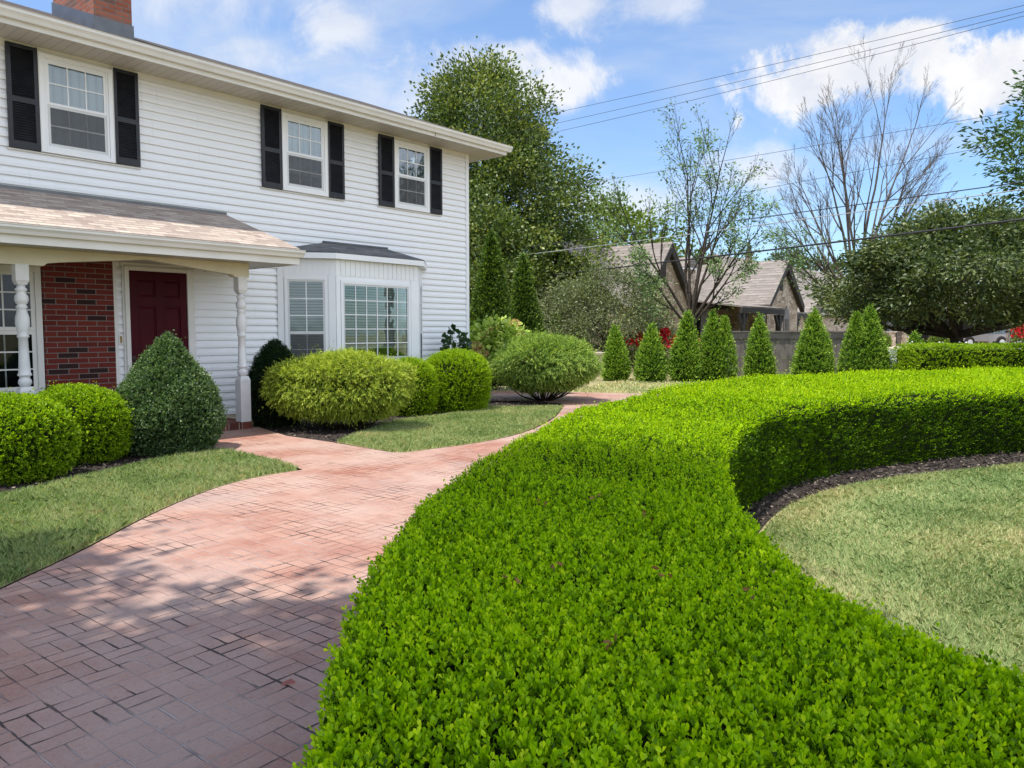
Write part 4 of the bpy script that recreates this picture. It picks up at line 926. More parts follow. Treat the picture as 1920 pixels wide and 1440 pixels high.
# far clipped hedge with white flowers behind it
def box_hedge(name, label, x0, x1, y0, y1, h, n, seed, mat, L=.05, W=.028):
    rng = np.random.default_rng(seed); root = empty(name, ((x0+x1)/2, (y0+y1)/2, 0), 0, label, 'hedge')
    hx, hy = (x1-x0)/2, (y1-y0)/2; at_, af, as_ = 4*hx*hy, 2*hx*h*1.2, 2*hy*h
    u = rng.random(n)*(at_+af+as_); top = u < at_; fr = (u >= at_) & (u < at_+af); sd = u >= at_+af
    P = np.stack([rng.uniform(-hx, hx, n), rng.uniform(-hy, hy, n), rng.uniform(.02, h, n)], 1); N_ = np.zeros((n, 3)); N_[:, 2] = .5
    P[top, 2] = h; N_[top] = (0, 0, 1); P[fr, 1] = -hy; N_[fr, 1] = -1; P[sd, 0] = -hx; N_[sd, 0] = -1
    P += rng.normal(size=P.shape)*.025; P[:, 2] += .02*np.sin(P[:, 0]*3)
    q_, A, L_, W_, v = sprigs(P, unit(N_), .07, 5, L, W, rng, .8, .3); V, F, v = leafgeo(q_, A, L_, W_, rng, 'd', .12, v); npmesh('foliage', V, F, mat, root, v)
    MB().box(-hx+.05, hx-.05, -hy+.05, hy-.05, 0, h-.05).build('twigs', BODY, root); return root
fh = box_hedge('far_hedge', 'low clipped hedge at the right edge in front of the road', 11.05, 24, 20.5, 22.2, 1.02, 15000, 71, BOXB)
rw = np.random.default_rng(72); n = 420
PETAL = leafmat('white_petal', [(0, (.65, .65, .6)), (1, (.85, .85, .82))], .3, (1, 1, 1), .6, .2)
rose = empty('white_rose_bush', (15.5, 22.9, 0), 0, 'white flowering shrub showing along the top of the far hedge', 'shrub')
P = np.stack([rw.uniform(-3.9, 4.5, n), rw.uniform(-.3, .3, n), rw.uniform(.7, 1.16, n)], 1); V, F, v = leafgeo(P, rw.normal(size=(n, 3)), .07, .06, rw, 'd', .1); npmesh('flowers', V, F, PETAL, rose, v)['kind'] = 'stuff'
n = 2600; P = np.stack([rw.uniform(-4, 4.6, n), rw.uniform(-.35, .35, n), rw.uniform(.05, 1.1, n)], 1); V, F, v = leafgeo(P, rw.normal(size=(n, 3)), .08, .04, rw, 'd', .1); npmesh('foliage', V, F, ARB, rose, v)
dk = at(1682, 672, 23.0)
broadleaf('dark_shrub', 'small dark open shrub between the last two arborvitae', (dk[0], 23.0), 420, .09, .045, HYDD, .42, .05, dk[2]+.05, 33)

# ------------------------------------------------------------------ trees
def grow(rng, base, d, length, r, depth, P, spread=.5, kids=(3, 4), ratio=.68, steps=5, wob=.12, up=.12, minr=.006, first=.3, taper=.55, tips=None):
    p = np.array(base, float); d = unit(np.array(d, float)); n = steps; r0 = r
    nodes = []
    for i in range(n):
        d = unit(d+rng.normal(size=3)*wob+np.array([0, 0, up*.35])); q_ = p+d*length/n; r1 = max(r*(1-(1-taper)*(i+1)/n), minr)
        P.append((p.copy(), q_.copy(), r0, r1)); nodes.append((q_.copy(), d.copy(), r1, (i+1)/n)); p = q_; r0 = r1
    if depth == 0:
        if tips is not None: tips.append((p.copy(), d.copy()))
        return
    if tips is not None and depth <= 1: tips.append((p.copy(), d.copy()))
    k = rng.integers(kids[0], kids[1]+1)
    for j in range(k):
        t = first+(1-first)*(j+rng.random())/k; nd = nodes[min(int(t*n), n-1)]
        ax = rng.normal(size=3); ax = unit(ax-nd[1]*ax.dot(nd[1])); a_ = spread*rng.uniform(.6, 1.3)
        nd_d = unit(nd[1]*math.cos(a_)+ax*math.sin(a_))
        grow(rng, nd[0], nd_d, length*ratio*rng.uniform(.7, 1.15)*(1.15-.4*nd[3]), nd[2]*.72, depth-1, P, spread, kids, ratio, steps, wob, up, minr, first, taper, tips)
    grow(rng, p, d, length*ratio*.8, r1, depth-1, P, spread, kids, ratio, steps, wob, up, minr, first, taper, tips)
def wood(name, P, mat, root, sides=5):
    V, F = tubes([a[0] for a in P], [a[1] for a in P], [a[2] for a in P], [a[3] for a in P], sides); return npmesh(name, V, F, mat, root, None, True)
def clusters(rng, C, D_, per, sig, L, W, sty='d', droop=.0, varbase=None, flat=.7):
    n = len(C)*per; idx = np.repeat(np.arange(len(C)), per)
    off = rng.normal(size=(n, 3))*sig*np.array([1, 1, flat]); P = C[idx]+off; A = unit(D_[idx]*.7+unit(off)*.8+rng.normal(size=(n, 3))*.5+np.array([0, 0, -droop]))
    vb = rng.random(len(C)) if varbase is None else varbase
    v = np.clip(vb[idx]*.5+rng.random(n)*.5, 0, 1)
    return leafgeo(P, A, rng.uniform(.7, 1.25, n)*L, rng.uniform(.7, 1.2, n)*W, rng, sty, .12, v)

def envelope_tree(name, label, base, prof, nclus, per, sig, L, W, mat, seed, trunk_r=.2, barkm=None, shoots=0., lean=(0, 0), cat='tree', group=None, inner=.45, limb=26, droop=.2, gaps=.0, rmul=None, sy=1., sty='d', zlow=.25, cat_hole=None):
    rng = np.random.default_rng(seed); root = empty(name, (base[0], base[1], 0), 0, label, cat, group)
    prof = np.array(prof, float); z, r = prof[:, 0], prof[:, 1]; h = z[-1]
    w = (r[1:]+r[:-1]+.2)*np.diff(z); cum = np.concatenate([[0], np.cumsum(w)])/w.sum()
    u = rng.random(nclus); zz = np.interp(u, cum, z); rr = np.interp(zz, z, r); th = rng.uniform(0, 2*math.pi, nclus); rad = inner+(1-inner)*np.sqrt(rng.random(nclus))
    lob = 1+.16*np.sin(th*3+zz*1.3+seed)+.12*np.sin(th*5-zz*2.1)+.10*np.sin(zz*3.3+th*2)
    C = np.stack([np.cos(th)*rr*rad*lob+lean[0]*zz/h, np.sin(th)*rr*rad*lob*sy+lean[1]*zz/h, zz], 1)
    ctr = np.stack([lean[0]*zz/h, lean[1]*zz/h, zz*.75], 1); Dr = unit(C-ctr)
    if gaps: k = (np.sin(C[:, 0]*1.9+seed)*np.sin(C[:, 2]*1.7+1)*np.sin(C[:, 1]*1.5) > -gaps) ; C, Dr = C[k], Dr[k]
    if shoots:
        k = rng.random(len(C)) < shoots; e_ = C[k]+unit(Dr[k]+np.array([0, 0, .9]))*rng.uniform(.4, 1.0, k.sum())[:, None]*sig*2.2; C = np.concatenate([C, e_]); Dr = np.concatenate([Dr, Dr[k]])
    V, F, v = clusters(rng, C, Dr, per, sig, L, W, sty, droop); npmesh('crown', V, F, mat, root, v)
    # trunk with limbs reaching into the crown
    P = []; tz = np.linspace(0, h*.86, 9); r_ = np.linspace(trunk_r, trunk_r*.15, 9); wv = np.cumsum(rng.normal(size=(9, 2))*.05*h/10, 0)
    T = np.stack([wv[:, 0]+lean[0]*tz/h, wv[:, 1]+lean[1]*tz/h, tz], 1)
    for i in range(8): P.append((T[i], T[i+1], r_[i]*(1.35 if i == 0 else 1), r_[i+1]))
    for c in C[rng.choice(len(C), min(limb, len(C)), False)]:
        t0 = np.clip(c[2]*.55/(h*.86)*8, 1, 7.5); i = int(t0); s = T[i]; m1 = s*.5+c*.5+np.array([0, 0, -.04*h]); rb = r_[i]*.5
        P += [(s, m1, rb, rb*.6), (m1, c, rb*.6, rb*.15)]
    wood('trunk', P, barkm or DARKBARK, root); return root

MAPLE = leafmat('maple_leaf', [(0, (.022, .040, .012)), (.3, (.065, .105, .026)), (.65, (.15, .20, .048)), (1, (.36, .37, .10))], .28, (1.25, 1.3, .45), .45, .35)
OLIVE = leafmat('olive_leaf', [(0, (.055, .07, .03)), (.4, (.12, .145, .065)), (.75, (.21, .235, .115)), (1, (.36, .37, .20))], .2, None, .5, .3)
MAGN = leafmat('glossy_leaf', [(0, (.025, .04, .014)), (.4, (.065, .095, .03)), (.75, (.14, .175, .058)), (1, (.36, .38, .17))], .18, None, .45, .4)
GREENT = leafmat('green_tree_leaf', [(0, (.045, .075, .016)), (.5, (.12, .18, .035)), (1, (.26, .33, .07))], .3, (1.25, 1.3, .45), .5, .3)
ASHL = leafmat('ash_leaf', [(0, (.05, .10, .032)), (.5, (.15, .25, .09)), (1, (.34, .45, .18))], .3, (1.25, 1.3, .6), .45, .3)
FART = leafmat('far_leaf', [(0, (.05, .075, .04)), (.5, (.09, .12, .06)), (1, (.15, .18, .09))], .2, None, .6, .2)
envelope_tree('maple_tree', 'big dense maple tree rising behind the house corner', (-1.2, 36), [(1.0, 2.6), (3, 4.8), (5.2, 5.0), (7.2, 4.2), (9.2, 3.3), (11., 2.6), (12.3, 1.9), (13.1, .9)], 1000, 92, .40, .175, .11, MAPLE, 81, .32, shoots=.5, lean=(-.3, 0), inner=.35, gaps=.5)
t = at(915, 560, 30); envelope_tree('young_maple', 'smaller maple in front of the big maple, behind the two tall arborvitae', (t[0]-.1, 31), [(.8, .9), (2.5, 1.6), (4.2, 1.5), (5.6, .9), (6.4, .3)], 110, 60, .30, .15, .09, MAPLE, 82, .12, shoots=.4)
t = at(1150, 420, 58); envelope_tree('distant_tree', 'rounded green tree rising behind the left gable of the stone building', (t[0], 58), [(2, 3), (5, 4.4), (8, 4.2), (10, 2.6), (11, .6)], 190, 40, .5, .36, .22, GREENT, 83, .3, shoots=.3)
t = at(1128, 515, 29); envelope_tree('olive_shrub', 'large rounded grey green shrub before the stone building left gable', (3.5, 29.3), [(.5, 1.5), (1.2, 2.5), (2.2, 2.5), (3.0, 1.9), (3.7, .7)], 420, 46, .20, .10, .05, OLIVE, 84, .14, shoots=.3, cat='shrub', inner=.5)
envelope_tree('broad_tree', 'wide dark glossy leaved tree with low limbs at the right edge', (17.3, 30.), [(1.95, 2.6), (2.3, 4.0), (3.1, 4.4), (4.1, 3.7), (5.1, 2.4), (5.9, .9)], 820, 50, .27, .21, .085, MAGN, 85, .30, shoots=.3, inner=.45, limb=40, droop=.3)
# trees on the skyline beyond the stone building
for i, (px, py, w_) in enumerate(((1462, 478, 42), (1490, 476, 44), (1530, 492, 44), (1575, 496, 60), (1300, 470, 40), (1240, 450, 40))):
    t = at(px, py, 95); r_ = w_/1440*95*.55
    envelope_tree('skyline_tree', ['left of two hazy trees above the ridge right of the stone gable', 'right of two hazy trees above the ridge right of the stone gable', 'low dark tree on the skyline left of the bare tree', 'hazy treetop behind the lower limbs of the bare tree', 'hazy treetop right of the left gable', 'hazy treetop just behind the left gable peak'][i],
                  (t[0], 95), [(2, r_*.8), (t[2]*.5, r_*1.2), (t[2]*.8, r_), (t[2], .3)], 60, 34, .5, .5, .3, FART, 90+i, .25, group='trees on the skyline')

LEAFD = leafmat('dark_ash_leaf', [(0, (.018, .045, .012)), (.5, (.05, .105, .026)), (1, (.15, .24, .06))], .25, (1.25, 1.35, .5), .45, .3)
# leafy branch tree whose trunk stands right of the frame
ERT = envelope_tree('leafy_tree', 'green tree reaching in from the right photo edge above the broad tree', (15.1, 18.2), [(3.4, 1.0), (4.4, 2.6), (5.6, 3.1), (7.0, 2.7), (8.0, 2.1), (8.9, .8)], 330, 74, .24, .17, .055, LEAFD, 86, .16, shoots=.35, inner=.4, droop=.35, gaps=.25)

# bare multi-stemmed tree
rb = np.random.default_rng(8); P = []; tips = []
root = empty('bare_tree', (15.75, 35, 0), 0, 'tall leafless tree with many upright stems fanning out', 'tree')
P.append((np.array([0, 0, 0.]), np.array([0, 0, 3.0]), .30, .26))
stems = [(-.58, .1, 2.6, 6.4), (-.36, -.1, 3.2, 8.0), (-.20, .12, 3.3, 8.2), (-.07, -.08, 3.2, 8.4), (.03, .1, 3.5, 9.4), (.14, -.1, 3.3, 9.0), (.32, .1, 3.0, 7.6), (.50, 0., 3.2, 6.9), (-.90, 0, 2.6, 5.4), (.80, .05, 2.8, 6.0), (-.45, .3, 3.0, 7.), (.25, .35, 3.0, 7.4), (1.1, 0, 2.6, 5.2), (-1.15, .1, 2.4, 4.6)]
for (dx, dy, z0, ln) in stems:
    grow(rb, (dx*.35, dy*.3, z0), (dx, dy, 1), ln*.70, .082, 4, P, .46, (3, 5), .50, 6, .045, .08, .0036, .18, .34, tips)
wood('trunk', P, BARK, root, 4)
tp = np.array([t[0] for t in tips]); td = np.array([t[1] for t in tips])
k = (tp[:, 2] < 6.0) & (rb.random(len(tp)) < .10) & ((tp[:, 0] < -2.0) | (tp[:, 0] > 1.6))
V, F, v = clusters(rb, tp[k], td[k], 9, .16, .15, .055, 'd', .3); npmesh('leaves', V, F, ASHL, root, v)
# thin half-leafed tree
rs = np.random.default_rng(12); P = []; tips = []
root = empty('sparse_tree', (6.25, 27, 0), 0, 'thin half bare tree with scattered leaves before the stone building', 'tree')
P.append((np.array([0, 0, 0.]), np.array([.05, 0, 1.9]), .20, .16))
for (dx, dy, z0, ln) in [(-.02, .05, 1.8, 7.0), (.10, -.05, 1.9, 6.6), (-.18, .1, 2.2, 5.6), (.30, .05, 1.9, 5.2), (-.55, 0, 1.9, 5.0), (.62, .05, 1.9, 4.4), (-.9, -.1, 1.7, 2.9), (.9, .1, 1.8, 2.8), (.2, .35, 2, 5)]:
    grow(rs, (dx*.15, dy*.15, z0), (dx, dy, 1), ln*.70, .058, 3, P, .46, (3, 5), .50, 6, .06, .10, .005, .2, .4, tips)
wood('trunk', P, DARKBARK, root, 4)
tp = np.array([t[0] for t in tips]); td = np.array([t[1] for t in tips])
k = rs.random(len(tp)) < np.clip(.50-.045*np.maximum(tp[:, 2]-3.0, 0), .13, 1)
V, F, v = clusters(rs, tp[k], td[k], 10, .13, .13, .052, 'd', .3); npmesh('leaves', V, F, ASHL, root, v)

# the tree overhead that shades the near walk and hedge; its crown is above the frame
def shade_tree():
    rng = np.random.default_rng(5); root = empty('shade_tree', (-6.3, -1.6, 0), 0, 'tall shade tree beside the walk whose shadow falls on the near paving', 'tree')
    C = []
    for (gx, gy, rx, ry, k) in ((-1.7, 2.7, 1.5, 1.25, 80), (-.3, 2.0, 1.3, 1.5, 80), (.45, 3.55, .9, .85, 60), (-2.6, 1.2, 1.6, 1.4, 70), (-3.5, 4.3, .65, .75, 26), (-.2, .3, 1.8, 1.2, 60), (-2.9, -1, 2.2, 1.6, 50)):
        for _ in range(k):
            a = rng.uniform(0, 6.28); q_ = math.sqrt(rng.random()); z = rng.uniform(8.6, 11.5); s = SUN/SUN[2]*(z-.3)
            C.append((gx+math.cos(a)*q_*rx+s[0], gy+math.sin(a)*q_*ry+s[1], z))
    C = np.array(C)-np.array(root.location); Dr = unit(rng.normal(size=C.shape)); V, F, v = clusters(rng, C, Dr, 70, .30, .17, .12, 'd', .3); npmesh('crown', V, F, GREENT, root, v)
    P = [(np.array([0, 0, 0.]), np.array([.1, .05, 4.]), .36, .28), (np.array([.1, .05, 4.]), np.array([.6, .2, 8.2]), .28, .18)]
    for c in C[rng.choice(len(C), 40, False)]: m1 = np.array([.6, .2, 8.0])*.45+c*.55+np.array([0, 0, -.2]); P += [(np.array([.5, .18, 7.2]), m1, .08, .05), (m1, c, .05, .012)]
    wood('trunk', P, BARK, root)
shade_tree()
# ------------------------------------------------------------------ fence
fa, fb = at(1322, 620, 24.6), at(1648, 632, 25.0)
fx, fy = fb[0]-fa[0], fb[1]-fa[1]; fl = math.hypot(fx, fy)
fence = empty('board_fence', (fa[0], fa[1], 0), math.atan2(fy, fx), 'grey weathered board fence with a capped top rail behind the arborvitae', 'fence')
m = MB()
for i in range(int(fl/.145)): x = i*.145; m.box(x+.003, x+.141, -.012+.004*(i % 2), .012, .04, 1.30)
FENCEB = plain('fence_board', (.19, .17, .15), (.13, .115, .10), 3, .9, .15, .3, 30)
m.build('boards', FENCEB, fence)
MB().box(0, fl, -.045, -.0135, 1.24, 1.45).build('top_rail', FENCEB, fence); MB().box(-.03, fl+.03, -.09, .06, 1.452, 1.49).build('cap_board', FENCEB, fence)
MB().box(0, fl, .0125, .05, .3, .4).build('back_rail', FENCEB, fence); MB().box(0, fl, .0125, .05, .9, 1.0).build('back_rail', FENCEB, fence)
for i in range(5): x = .05+(fl-.2)*i/4; MB().box(x, x+.1, .051, .15, 0, 1.44).build('post', FENCEB, fence)
# stone pier
sp = at(1118, 690, 24.5)
pier = empty('stone_pier', (sp[0], 25, 0), .3, 'short stone pier with a flat cap left of the slim arborvitae', 'pier')
MB().box(-.32, .30, -.3, .3, 0, .72).build('pier_body', STONE, pier); MB().box(-.36, .34, -.34, .34, .722, .80).build('cap_stone', CONC, pier)
# ------------------------------------------------------------------ stone building (same street grid as the house)
sb = empty('stone_building', (14.05, 40, 0), math.pi/2-AZ, 'tan stone building with steep taupe shingled gables behind the fence', 'building')
def gable_wing(X, Y, w, zb, zt, depth, arched=True):
    m = MB(); m.prism([(X-w+.12, 0), (X+w-.12, 0), (X+w-.12, zb), (X, zt-.12), (X-w+.12, zb)], 'y', Y, Y+depth).build('wall', STONE, sb)
    ov = .28; s = (zt-zb)/w; ex, ez = w+.22, zb-.22*s
    r_ = MB()
    for sg in (-1, 1):
        a, b = (X, zt+.03), (X+sg*ex, ez+.03); t = .07
        r_.add([(a[0], Y-ov, a[1]), (b[0], Y-ov, b[1]), (b[0], Y+depth, b[1]), (a[0], Y+depth, a[1]), (a[0], Y-ov, a[1]-t), (b[0], Y-ov, b[1]-t), (b[0], Y+depth, b[1]-t), (a[0], Y+depth, a[1]-t)],
               [(0, 1, 2, 3), (4, 7, 6, 5), (0, 4, 5, 1), (1, 5, 6, 2), (2, 6, 7, 3)])
    r_.build('roof', FARROOF, sb)
    m = MB()
    for sg in (-1, 1):
        a, b = (X, zt-.05), (X+sg*ex, ez-.05); h = .30
        m.prism([(a[0], a[1]), (b[0], b[1]), (b[0], b[1]-h*.8), (a[0], a[1]-h*1.4)], 'y', Y-ov+.02, Y-.03)
    m.build('bargeboard', DARKTRIM, sb)
    m = MB().box(X-.42, X-.12, Y-.04, Y-.005, zb+.55, zt-.95).build('window', DARKTRIM, sb)
    if arched:
        p = [(X+.05, 1.4), (X+.85, 1.4), (X+.85, 2.15), (X+.72, 2.5), (X+.45, 2.78), (X+.18, 2.5), (X+.05, 2.15)]
        wn = MB().prism(p, 'y', Y-.05, Y-.005).build('window', GREYTRIM, sb)
        MB().box(X+.22, X+.68, Y-.065, Y-.052, 1.4, 2.1).build('pane', plain('dark_red_glass', (.06, .02, .02), (.04, .02, .02), 3, .2, .5), wn)
gable_wing(0, 0, 2.15, 3.0, 5.12, 8.0)
gable_wing(-9.3, 1.6, 2.0, 3.0, 5.35, 6.5, False)
# main range
MB().box(-12, 26, 2.3, 10, 0, 2.62).build('wall', STONE, sb)
m = MB(); t = .08; y0, y1, y2, z0, z1 = 1.75, 5.2, 10.6, 2.55, 6.0
m.prism([(y0, z0), (y1, z1), (y2, z0), (y2, z0-t), (y1, z1-t), (y0, z0-t)], 'x', 2.3, 26.5); m.build('roof', FARROOFX, sb)
m = MB(); m.prism([(y0, z0), (y1, z1-.6), (y2, z0), (y2, z0-t), (y1, z1-.6-t), (y0, z0-t)], 'x', -12.4, -2.4); m.build('roof', FARROOFX, sb)
# covered porches with braced timber posts
def porch(x0, x1, yf, yb, z_e, z_b, posts):
    m = MB(); m.prism([(yf, z_e), (yb, z_b), (yb, z_b-.07), (yf, z_e-.07)], 'x', x0, x1); m.build('porch_roof', FARROOFX, sb)
    MB().box(x0, x1, yf, yf+.12, z_e-.32, z_e-.072).build('porch_beam', DARKTRIM, sb)
    for x, mt in posts:
        p = MB().box(x-.11, x+.11, yf+.02, yf+.24, 0, z_e-.33).prism([(x-.55, z_e-.34), (x-.40, z_e-.34), (x-.11, z_e-.85), (x-.11, z_e-1.05)], 'y', yf+.06, yf+.18).prism([(x+.55, z_e-.34), (x+.40, z_e-.34), (x+.11, z_e-.85), (x+.11, z_e-1.05)], 'y', yf+.06, yf+.18)
        p.build('porch_post', mt, sb)
porch(-7.0, -2.1, -.9, 2.2, 2.60, 3.0, [(-2.5, DARKTRIM), (-4.7, GREYTRIM), (-6.7, DARKTRIM)])
porch(2.2, 6.6, .2, 2.2, 2.52, 2.95, [(2.7, DARKTRIM), (4.6, GREYTRIM), (6.3, GREYTRIM)])
m = MB().prism([(4.4, 2.53), (6.8, 2.53), (5.6, 3.25)], 'y', .05, 2.2); m.build('pediment', FARROOF, sb)
MB().box(3.1, 3.9, 2.24, 2.29, 0, 2.1).build('door', CREAM, sb); MB().box(5.0, 5.9, 2.24, 2.29, .9, 2.1).build('window', DARKTRIM, sb); MB().box(-5.6, -3.4, 2.24, 2.29, .9, 2.3).build('window', DARKROOM, sb)
MB().box(-6.2, -5.9, 1.2, 1.5, 0, 2.5).build('porch_post', GREYTRIM, sb)
cm = MB().box(-7.0, -6.0, 1.9, 2.9, 0, 4.35).build('chimney', STONE, sb); MB().box(-7.08, -5.92, 1.82, 2.98, 4.352, 4.45).build('chimney_cap', WHITE, cm); MB().prism([(-7.1, 4.46), (-5.9, 4.46), (-6.5, 4.95)], 'y', 1.8, 3.0).build('chimney_hood', FARROOF, cm)
# cupola with spire
c0 = at(1404, 480, 46); v_ = c0-np.array([14.05, 40, 0]); lx, ly = v_[0]*U[0]+v_[1]*U[1], -(v_[0]*NV[0]+v_[1]*NV[1])
cp = MB().lathe([(4.8, .2), (5.0, .2), (5.9, .2), (5.92, .25), (5.98, .25)], lx, ly, 10).build('cupola', STONE, sb); MB().lathe([(5.985, .27), (6.3, .14), (6.6, .07), (6.95, .02), (7.0, .005)], lx, ly, 10).build('spire', DARKTRIM, cp)
# ---- second building far right, mostly behind the broad tree
b2 = empty('far_building', (33, 66, 0), .25, 'dark far building with stone porch piers beneath the broad tree', 'building')
MB().box(0, 19, 4, 12, 0, 3.4).build('wall', DARKTRIM, b2); m = MB(); m.prism([(3.4, 3.3), (8, 6), (12.6, 3.3)], 'x', -.5, 19.5).build('roof', FARROOFX, b2)
MB().box(-.3, 19.3, 1.6, 4.2, 3.0, 3.28).build('porch_roof', DARKTRIM, b2)
for i, x in enumerate((1.0, 2.6, 6.0, 7.9, 11.)):
    MB().box(x-.4, x+.4, 1.7, 2.5, .1, 1.35).build('pier', STONE, b2); MB().box(x-.46, x+.46, 1.64, 2.56, 1.352, 1.45).build('pier_cap', CONC, b2); MB().box(x-.17, x+.17, 1.9, 2.25, 1.452, 3.0).build('column', GREYTRIM, b2)
for x, w_ in ((0., 1.0), (9.2, 1.6)):
    c = np.array(b2.location)+np.array([x+math.cos(.25)*0, 1.2, 0])
for i, (px, py, w_) in enumerate(((1655, 640, 26), (1762, 640, 34))):
    t = at(px, py, 66); shrub('far_bush', ['rounded bush left of the far stone piers', 'rounded bush right of the far stone piers, by the broad trunk'][i], 'shrub', (t[0], 66), ball(w_/1440*66*.5, 1.1), 900, GREENT, .16, .09, 5, 1, 1, (.05, 3), .2, .3, .3, .8, seed=120+i)
# red flowering shrubs
RED = leafmat('red_petal', [(0, (.35, .008, .015)), (1, (.62, .03, .04))], .3, (1.1, 1, 1), .6, .2)
def red_shrub(label, c, rad, zlo, zhi, n, nf, L, seed):
    rng = np.random.default_rng(seed); root = empty('red_flowering_shrub', (c[0], c[1], 0), 0, label, 'shrub')
    d = unit(rng.normal(size=(n, 3))); P = d*rng.uniform(.4, 1, n)[:, None]*np.array([rad, rad, (zhi-zlo)/2])+np.array([0, 0, (zhi+zlo)/2]); V, F, v = leafgeo(P, d+rng.normal(size=(n, 3)), L*1.3, L*.6, rng, 'd'); npmesh('foliage', V, F, GREENT, root, v)
    for k in range(nf):
        d_ = unit(rng.normal(size=3)); d_[2] = abs(d_[2])*.8; d_[1] = -abs(d_[1]); b = d_*np.array([rad, rad, (zhi-zlo)/2])*1.02+np.array([0, 0, (zhi+zlo)/2]); q_ = 46; dd_ = unit(rng.normal(size=(q_, 3)))
        V, F, v = leafgeo(b+dd_*rng.uniform(.3, 1, q_)[:, None]*L*1.5, dd_, L, L, rng, 'd'); npmesh('flower_head', V, F, RED, root, v)
    V, F = tubes(np.zeros((7, 3)), P[:7], np.full(7, .02), np.full(7, .008)); npmesh('stems', V, F, TWIG, root)
t = at(1252, 640, 27); red_shrub('red flowering shrub between two arborvitae', (t[0], 27), .45, .2, 1.6, 420, 13, .09, 131)
t = at(1192, 640, 28); red_shrub('red flowering shrub partly behind the grey green shrub', (t[0], 28), .55, .2, 1.55, 420, 9, .08, 132)
t = at(1308, 640, 27.5); red_shrub('few red flowers low between the tall and twin topped arborvitae', (t[0], 27.5), .32, .2, 1.3, 260, 6, .08, 133)
t = at(1913, 630, 66); red_shrub('red flowering shrub at the right photo edge past the parked car', (t[0]+.3, 66), 1.1, .2, 2.0, 500, 12, .2, 134)
# slim trunk right of the car
t = at(1890, 640, 60); st = empty('slim_tree', (t[0], 60, 0), 0, 'slim light trunk standing right of the parked car', 'tree')
V, F = tubes([[0, 0, 0], [.0, 0, 1.4], [0, 0, 1.4], [0, 0, 1.0]], [[.0, 0, 1.4], [-.15, 0, 2.6], [.4, 0, 2.3], [.45, .1, 1.5]], [.17, .13, .08, .06], [.13, .08, .05, .04], 7); npmesh('trunk', V, F, plain('pale_bark', (.30, .23, .17), (.22, .17, .13), 9, .9), st)
rr_ = np.random.default_rng(140); C = np.stack([rr_.normal(size=40)*1.1, rr_.normal(size=40)*.8, rr_.uniform(2.3, 4.4, 40)], 1); V, F, v = clusters(rr_, C, unit(rr_.normal(size=(40, 3))), 30, .3, .25, .12); npmesh('crown', V, F, GREENT, st, v)

# ------------------------------------------------------------------ parked car (rear end shows right of the broad trunk)
def car():
    c = at(1884, 648, 70); root = empty('parked_car', (c[0]-2.3, 70, .12), 0, 'silver sport utility car parked on the far pavement, rear end showing', 'car')
    PAINT = plain('silver_paint', (.30, .29, .30), (.27, .26, .27), 1, .3, .6, 0, 60, .5); TYRE = plain('tyre_rubber', (.02, .02, .02), None, 9, .9, .1); RIM = plain('alloy_rim', (.6, .6, .62), None, 3, .3, .6, 0, 60, .6)
    CGL = plain('car_glass', (.10, .14, .17), (.05, .07, .09), 1.5, .08, .8); TAIL = plain('tail_lamp', (.45, .01, .015), None, 3, .2, .6)
    side = [(-2.25, .42), (2.25, .42), (2.32, .75), (2.28, 1.02), (2.05, 1.62), (1.9, 1.70), (-.55, 1.70), (-1.25, 1.12), (-2.2, 1.02), (-2.32, .75)]
    m = MB(); m.prism(side, 'y', -.86, .86); b = m.build('body', PAINT, root, bevel=.05)
    g = MB()
    for (a, e_) in ((-1.05, -.1), (-.02, .95), (1.03, 1.95)): g.prism([(a, 1.1), (e_, 1.1), (min(e_, 1.88), 1.58), (max(a, -.5), 1.58)], 'y', -.872, -.862); g.prism([(a, 1.1), (e_, 1.1), (min(e_, 1.88), 1.58), (max(a, -.5), 1.58)], 'y', .862, .872)
    g.build('window', CGL, root)
    MB().box(2.26, 2.34, -.88, -.70, .85, 1.15).build('tail_light', TAIL, root); MB().box(2.26, 2.34, .70, .88, .85, 1.15).build('tail_light', TAIL, root)
    MB().box(2.3, 2.42, -.84, .84, .45, .68).build('bumper', GREYTRIM, root)
    MB().box(-.4, 1.8, -.7, -.66, 1.705, 1.76).build('roof_rail', DARKTRIM, root); MB().box(-.4, 1.8, .66, .7, 1.705, 1.76).build('roof_rail', DARKTRIM, root)
    for x in (-1.45, 1.42):
        for y in (-.87, .87):
            p = [(x+.37*math.cos(t), .37+.37*math.sin(t)) for t in np.linspace(0, 6.2832, 25)[:-1]]; w_ = MB().prism(p, 'y', y-.11, y+.11).build('wheel', TYRE, root, bevel=.02)
            p = [(x+.23*math.cos(t), .37+.23*math.sin(t)) for t in np.linspace(0, 6.2832, 17)[:-1]]; MB().prism(p, 'y', y-.125, y+.125).build('rim', RIM, w_)
            p = [(x+.47*math.cos(t), .42+.47*math.sin(t)) for t in np.linspace(0, math.pi, 13)]; MB().prism(p, 'y', y-.02 if y < 0 else y-.02, y+.02).build('wheel_arch', DARKTRIM, root)
car()

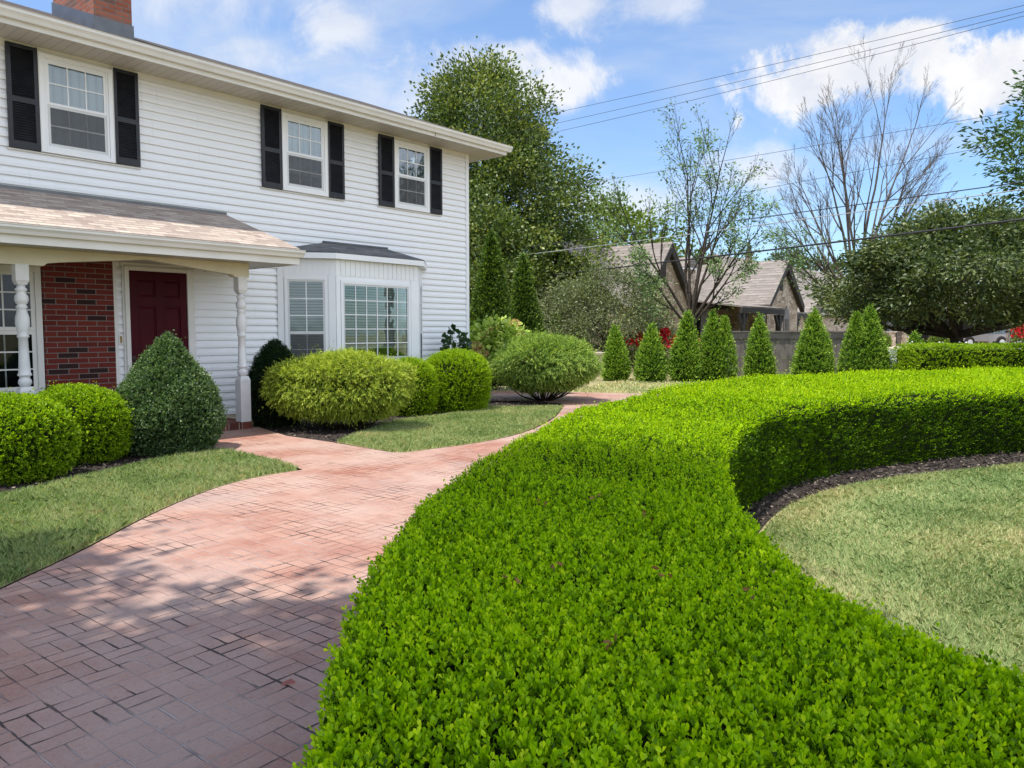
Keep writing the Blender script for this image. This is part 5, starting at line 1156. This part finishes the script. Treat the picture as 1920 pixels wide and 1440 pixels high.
# ------------------------------------------------------------------ utility wires and their poles
WIRE = plain('black_cable', (.03, .03, .032), None, 3, .6, .3); WIREL = plain('pale_cable', (.32, .33, .33), None, 3, .5, .3)
def wire(label, a, b, r, mat, sag):
    """a, b = (px, py, Y): two points seen on the cable; it runs on past both to its poles"""
    A, B = at(*a), at(*b); d = B-A; A2, B2 = A-d*.95, B+d*.30; n = 40; T = np.linspace(0, 1, n)[:, None]
    P = A2*(1-T)+B2*T; tA, tB = .95/2.25, 1.95/2.25
    P[:, 2] += sag*((T[:, 0]-tA)*(T[:, 0]-tB))
    V, F = tubes(P[:-1], P[1:], np.full(n-1, r), np.full(n-1, r), 5); o = npmesh('power_cable', V, F, mat); tag(o, label, 'cable', 'overhead cables'); return A2, B2, P
ends = []
ends.append(wire('highest of the three thin cables crossing the upper right sky', (890, 243, 29.7), (1920, 10, 18.4), .0065, WIRE, 1.4))
ends.append(wire('middle of the three thin cables crossing the upper right sky', (900, 262, 29.7), (1920, 22, 18.4), .0065, WIRE, 1.6))
ends.append(wire('lowest of the three thin cables crossing the upper right sky', (940, 270, 29.2), (1920, 30, 18.4), .0065, WIRE, 1.8))
ends.append(wire('thin cable crossing before the middle of the bare tree crown', (925, 370, 32.7), (1920, 206, 20.), .0065, WIRE, 1.0))
ends.append(wire('thin cable crossing before the lower bare tree crown', (925, 442, 33), (1920, 262, 19.), .0065, WIRE, 1.2))
ends.append(wire('dark cable just above the pale cable', (880, 476, 33.5), (1920, 341, 18.), .014, WIRE, 1.0))
ends.append(wire('pale cable just below a dark one', (880, 490, 33.5), (1920, 355, 17.8), .013, WIREL, 1.0))
ends.append(wire('thickest lowest black cable passing before the stone gable', (1000, 519, 33.), (1920, 411, 17.), .026, WIRE, .6))
POLE = plain('pole_wood', (.16, .12, .09), (.11, .085, .065), 10, .9, .1)
for k, lab in ((1, 'wooden utility pole carrying the cables right of the photo'), (0, 'wooden utility pole carrying the cables behind the house')):
    E_ = np.array([e_[k] for e_ in ends]); c = E_.mean(0); pl = empty('utility_pole', (c[0], c[1], 0), 0, lab, 'utility pole')
    zt = E_[:, 2].max()+.5; V, F = tubes([[0, 0, 0]], [[0, 0, zt]], [.17], [.11], 10); npmesh('pole', V, F, POLE, pl)
    for e_ in E_:
        d = e_-np.array([c[0], c[1], 0]); q0 = np.array([0, 0, e_[2]]); V, F = tubes([q0], [d], [.04], [.04], 5); npmesh('cross_arm', V, F, POLE, pl)
# far belt of trees closing the horizon
rf = np.random.default_rng(150); n = 900; th = rf.uniform(-1.0, 1.0, n); rad = rf.uniform(150, 175, n)
C = np.stack([np.sin(th)*rad, np.cos(th)*rad, rf.random(n)**.8*(6.5+2*np.sin(th*21))], 1)
V, F, v = clusters(rf, C, unit(rf.normal(size=(n, 3))), 14, 1.3, 1.6, 1.0); o = npmesh('far_woods', V, F, FART, None, v); o['kind'] = 'stuff'
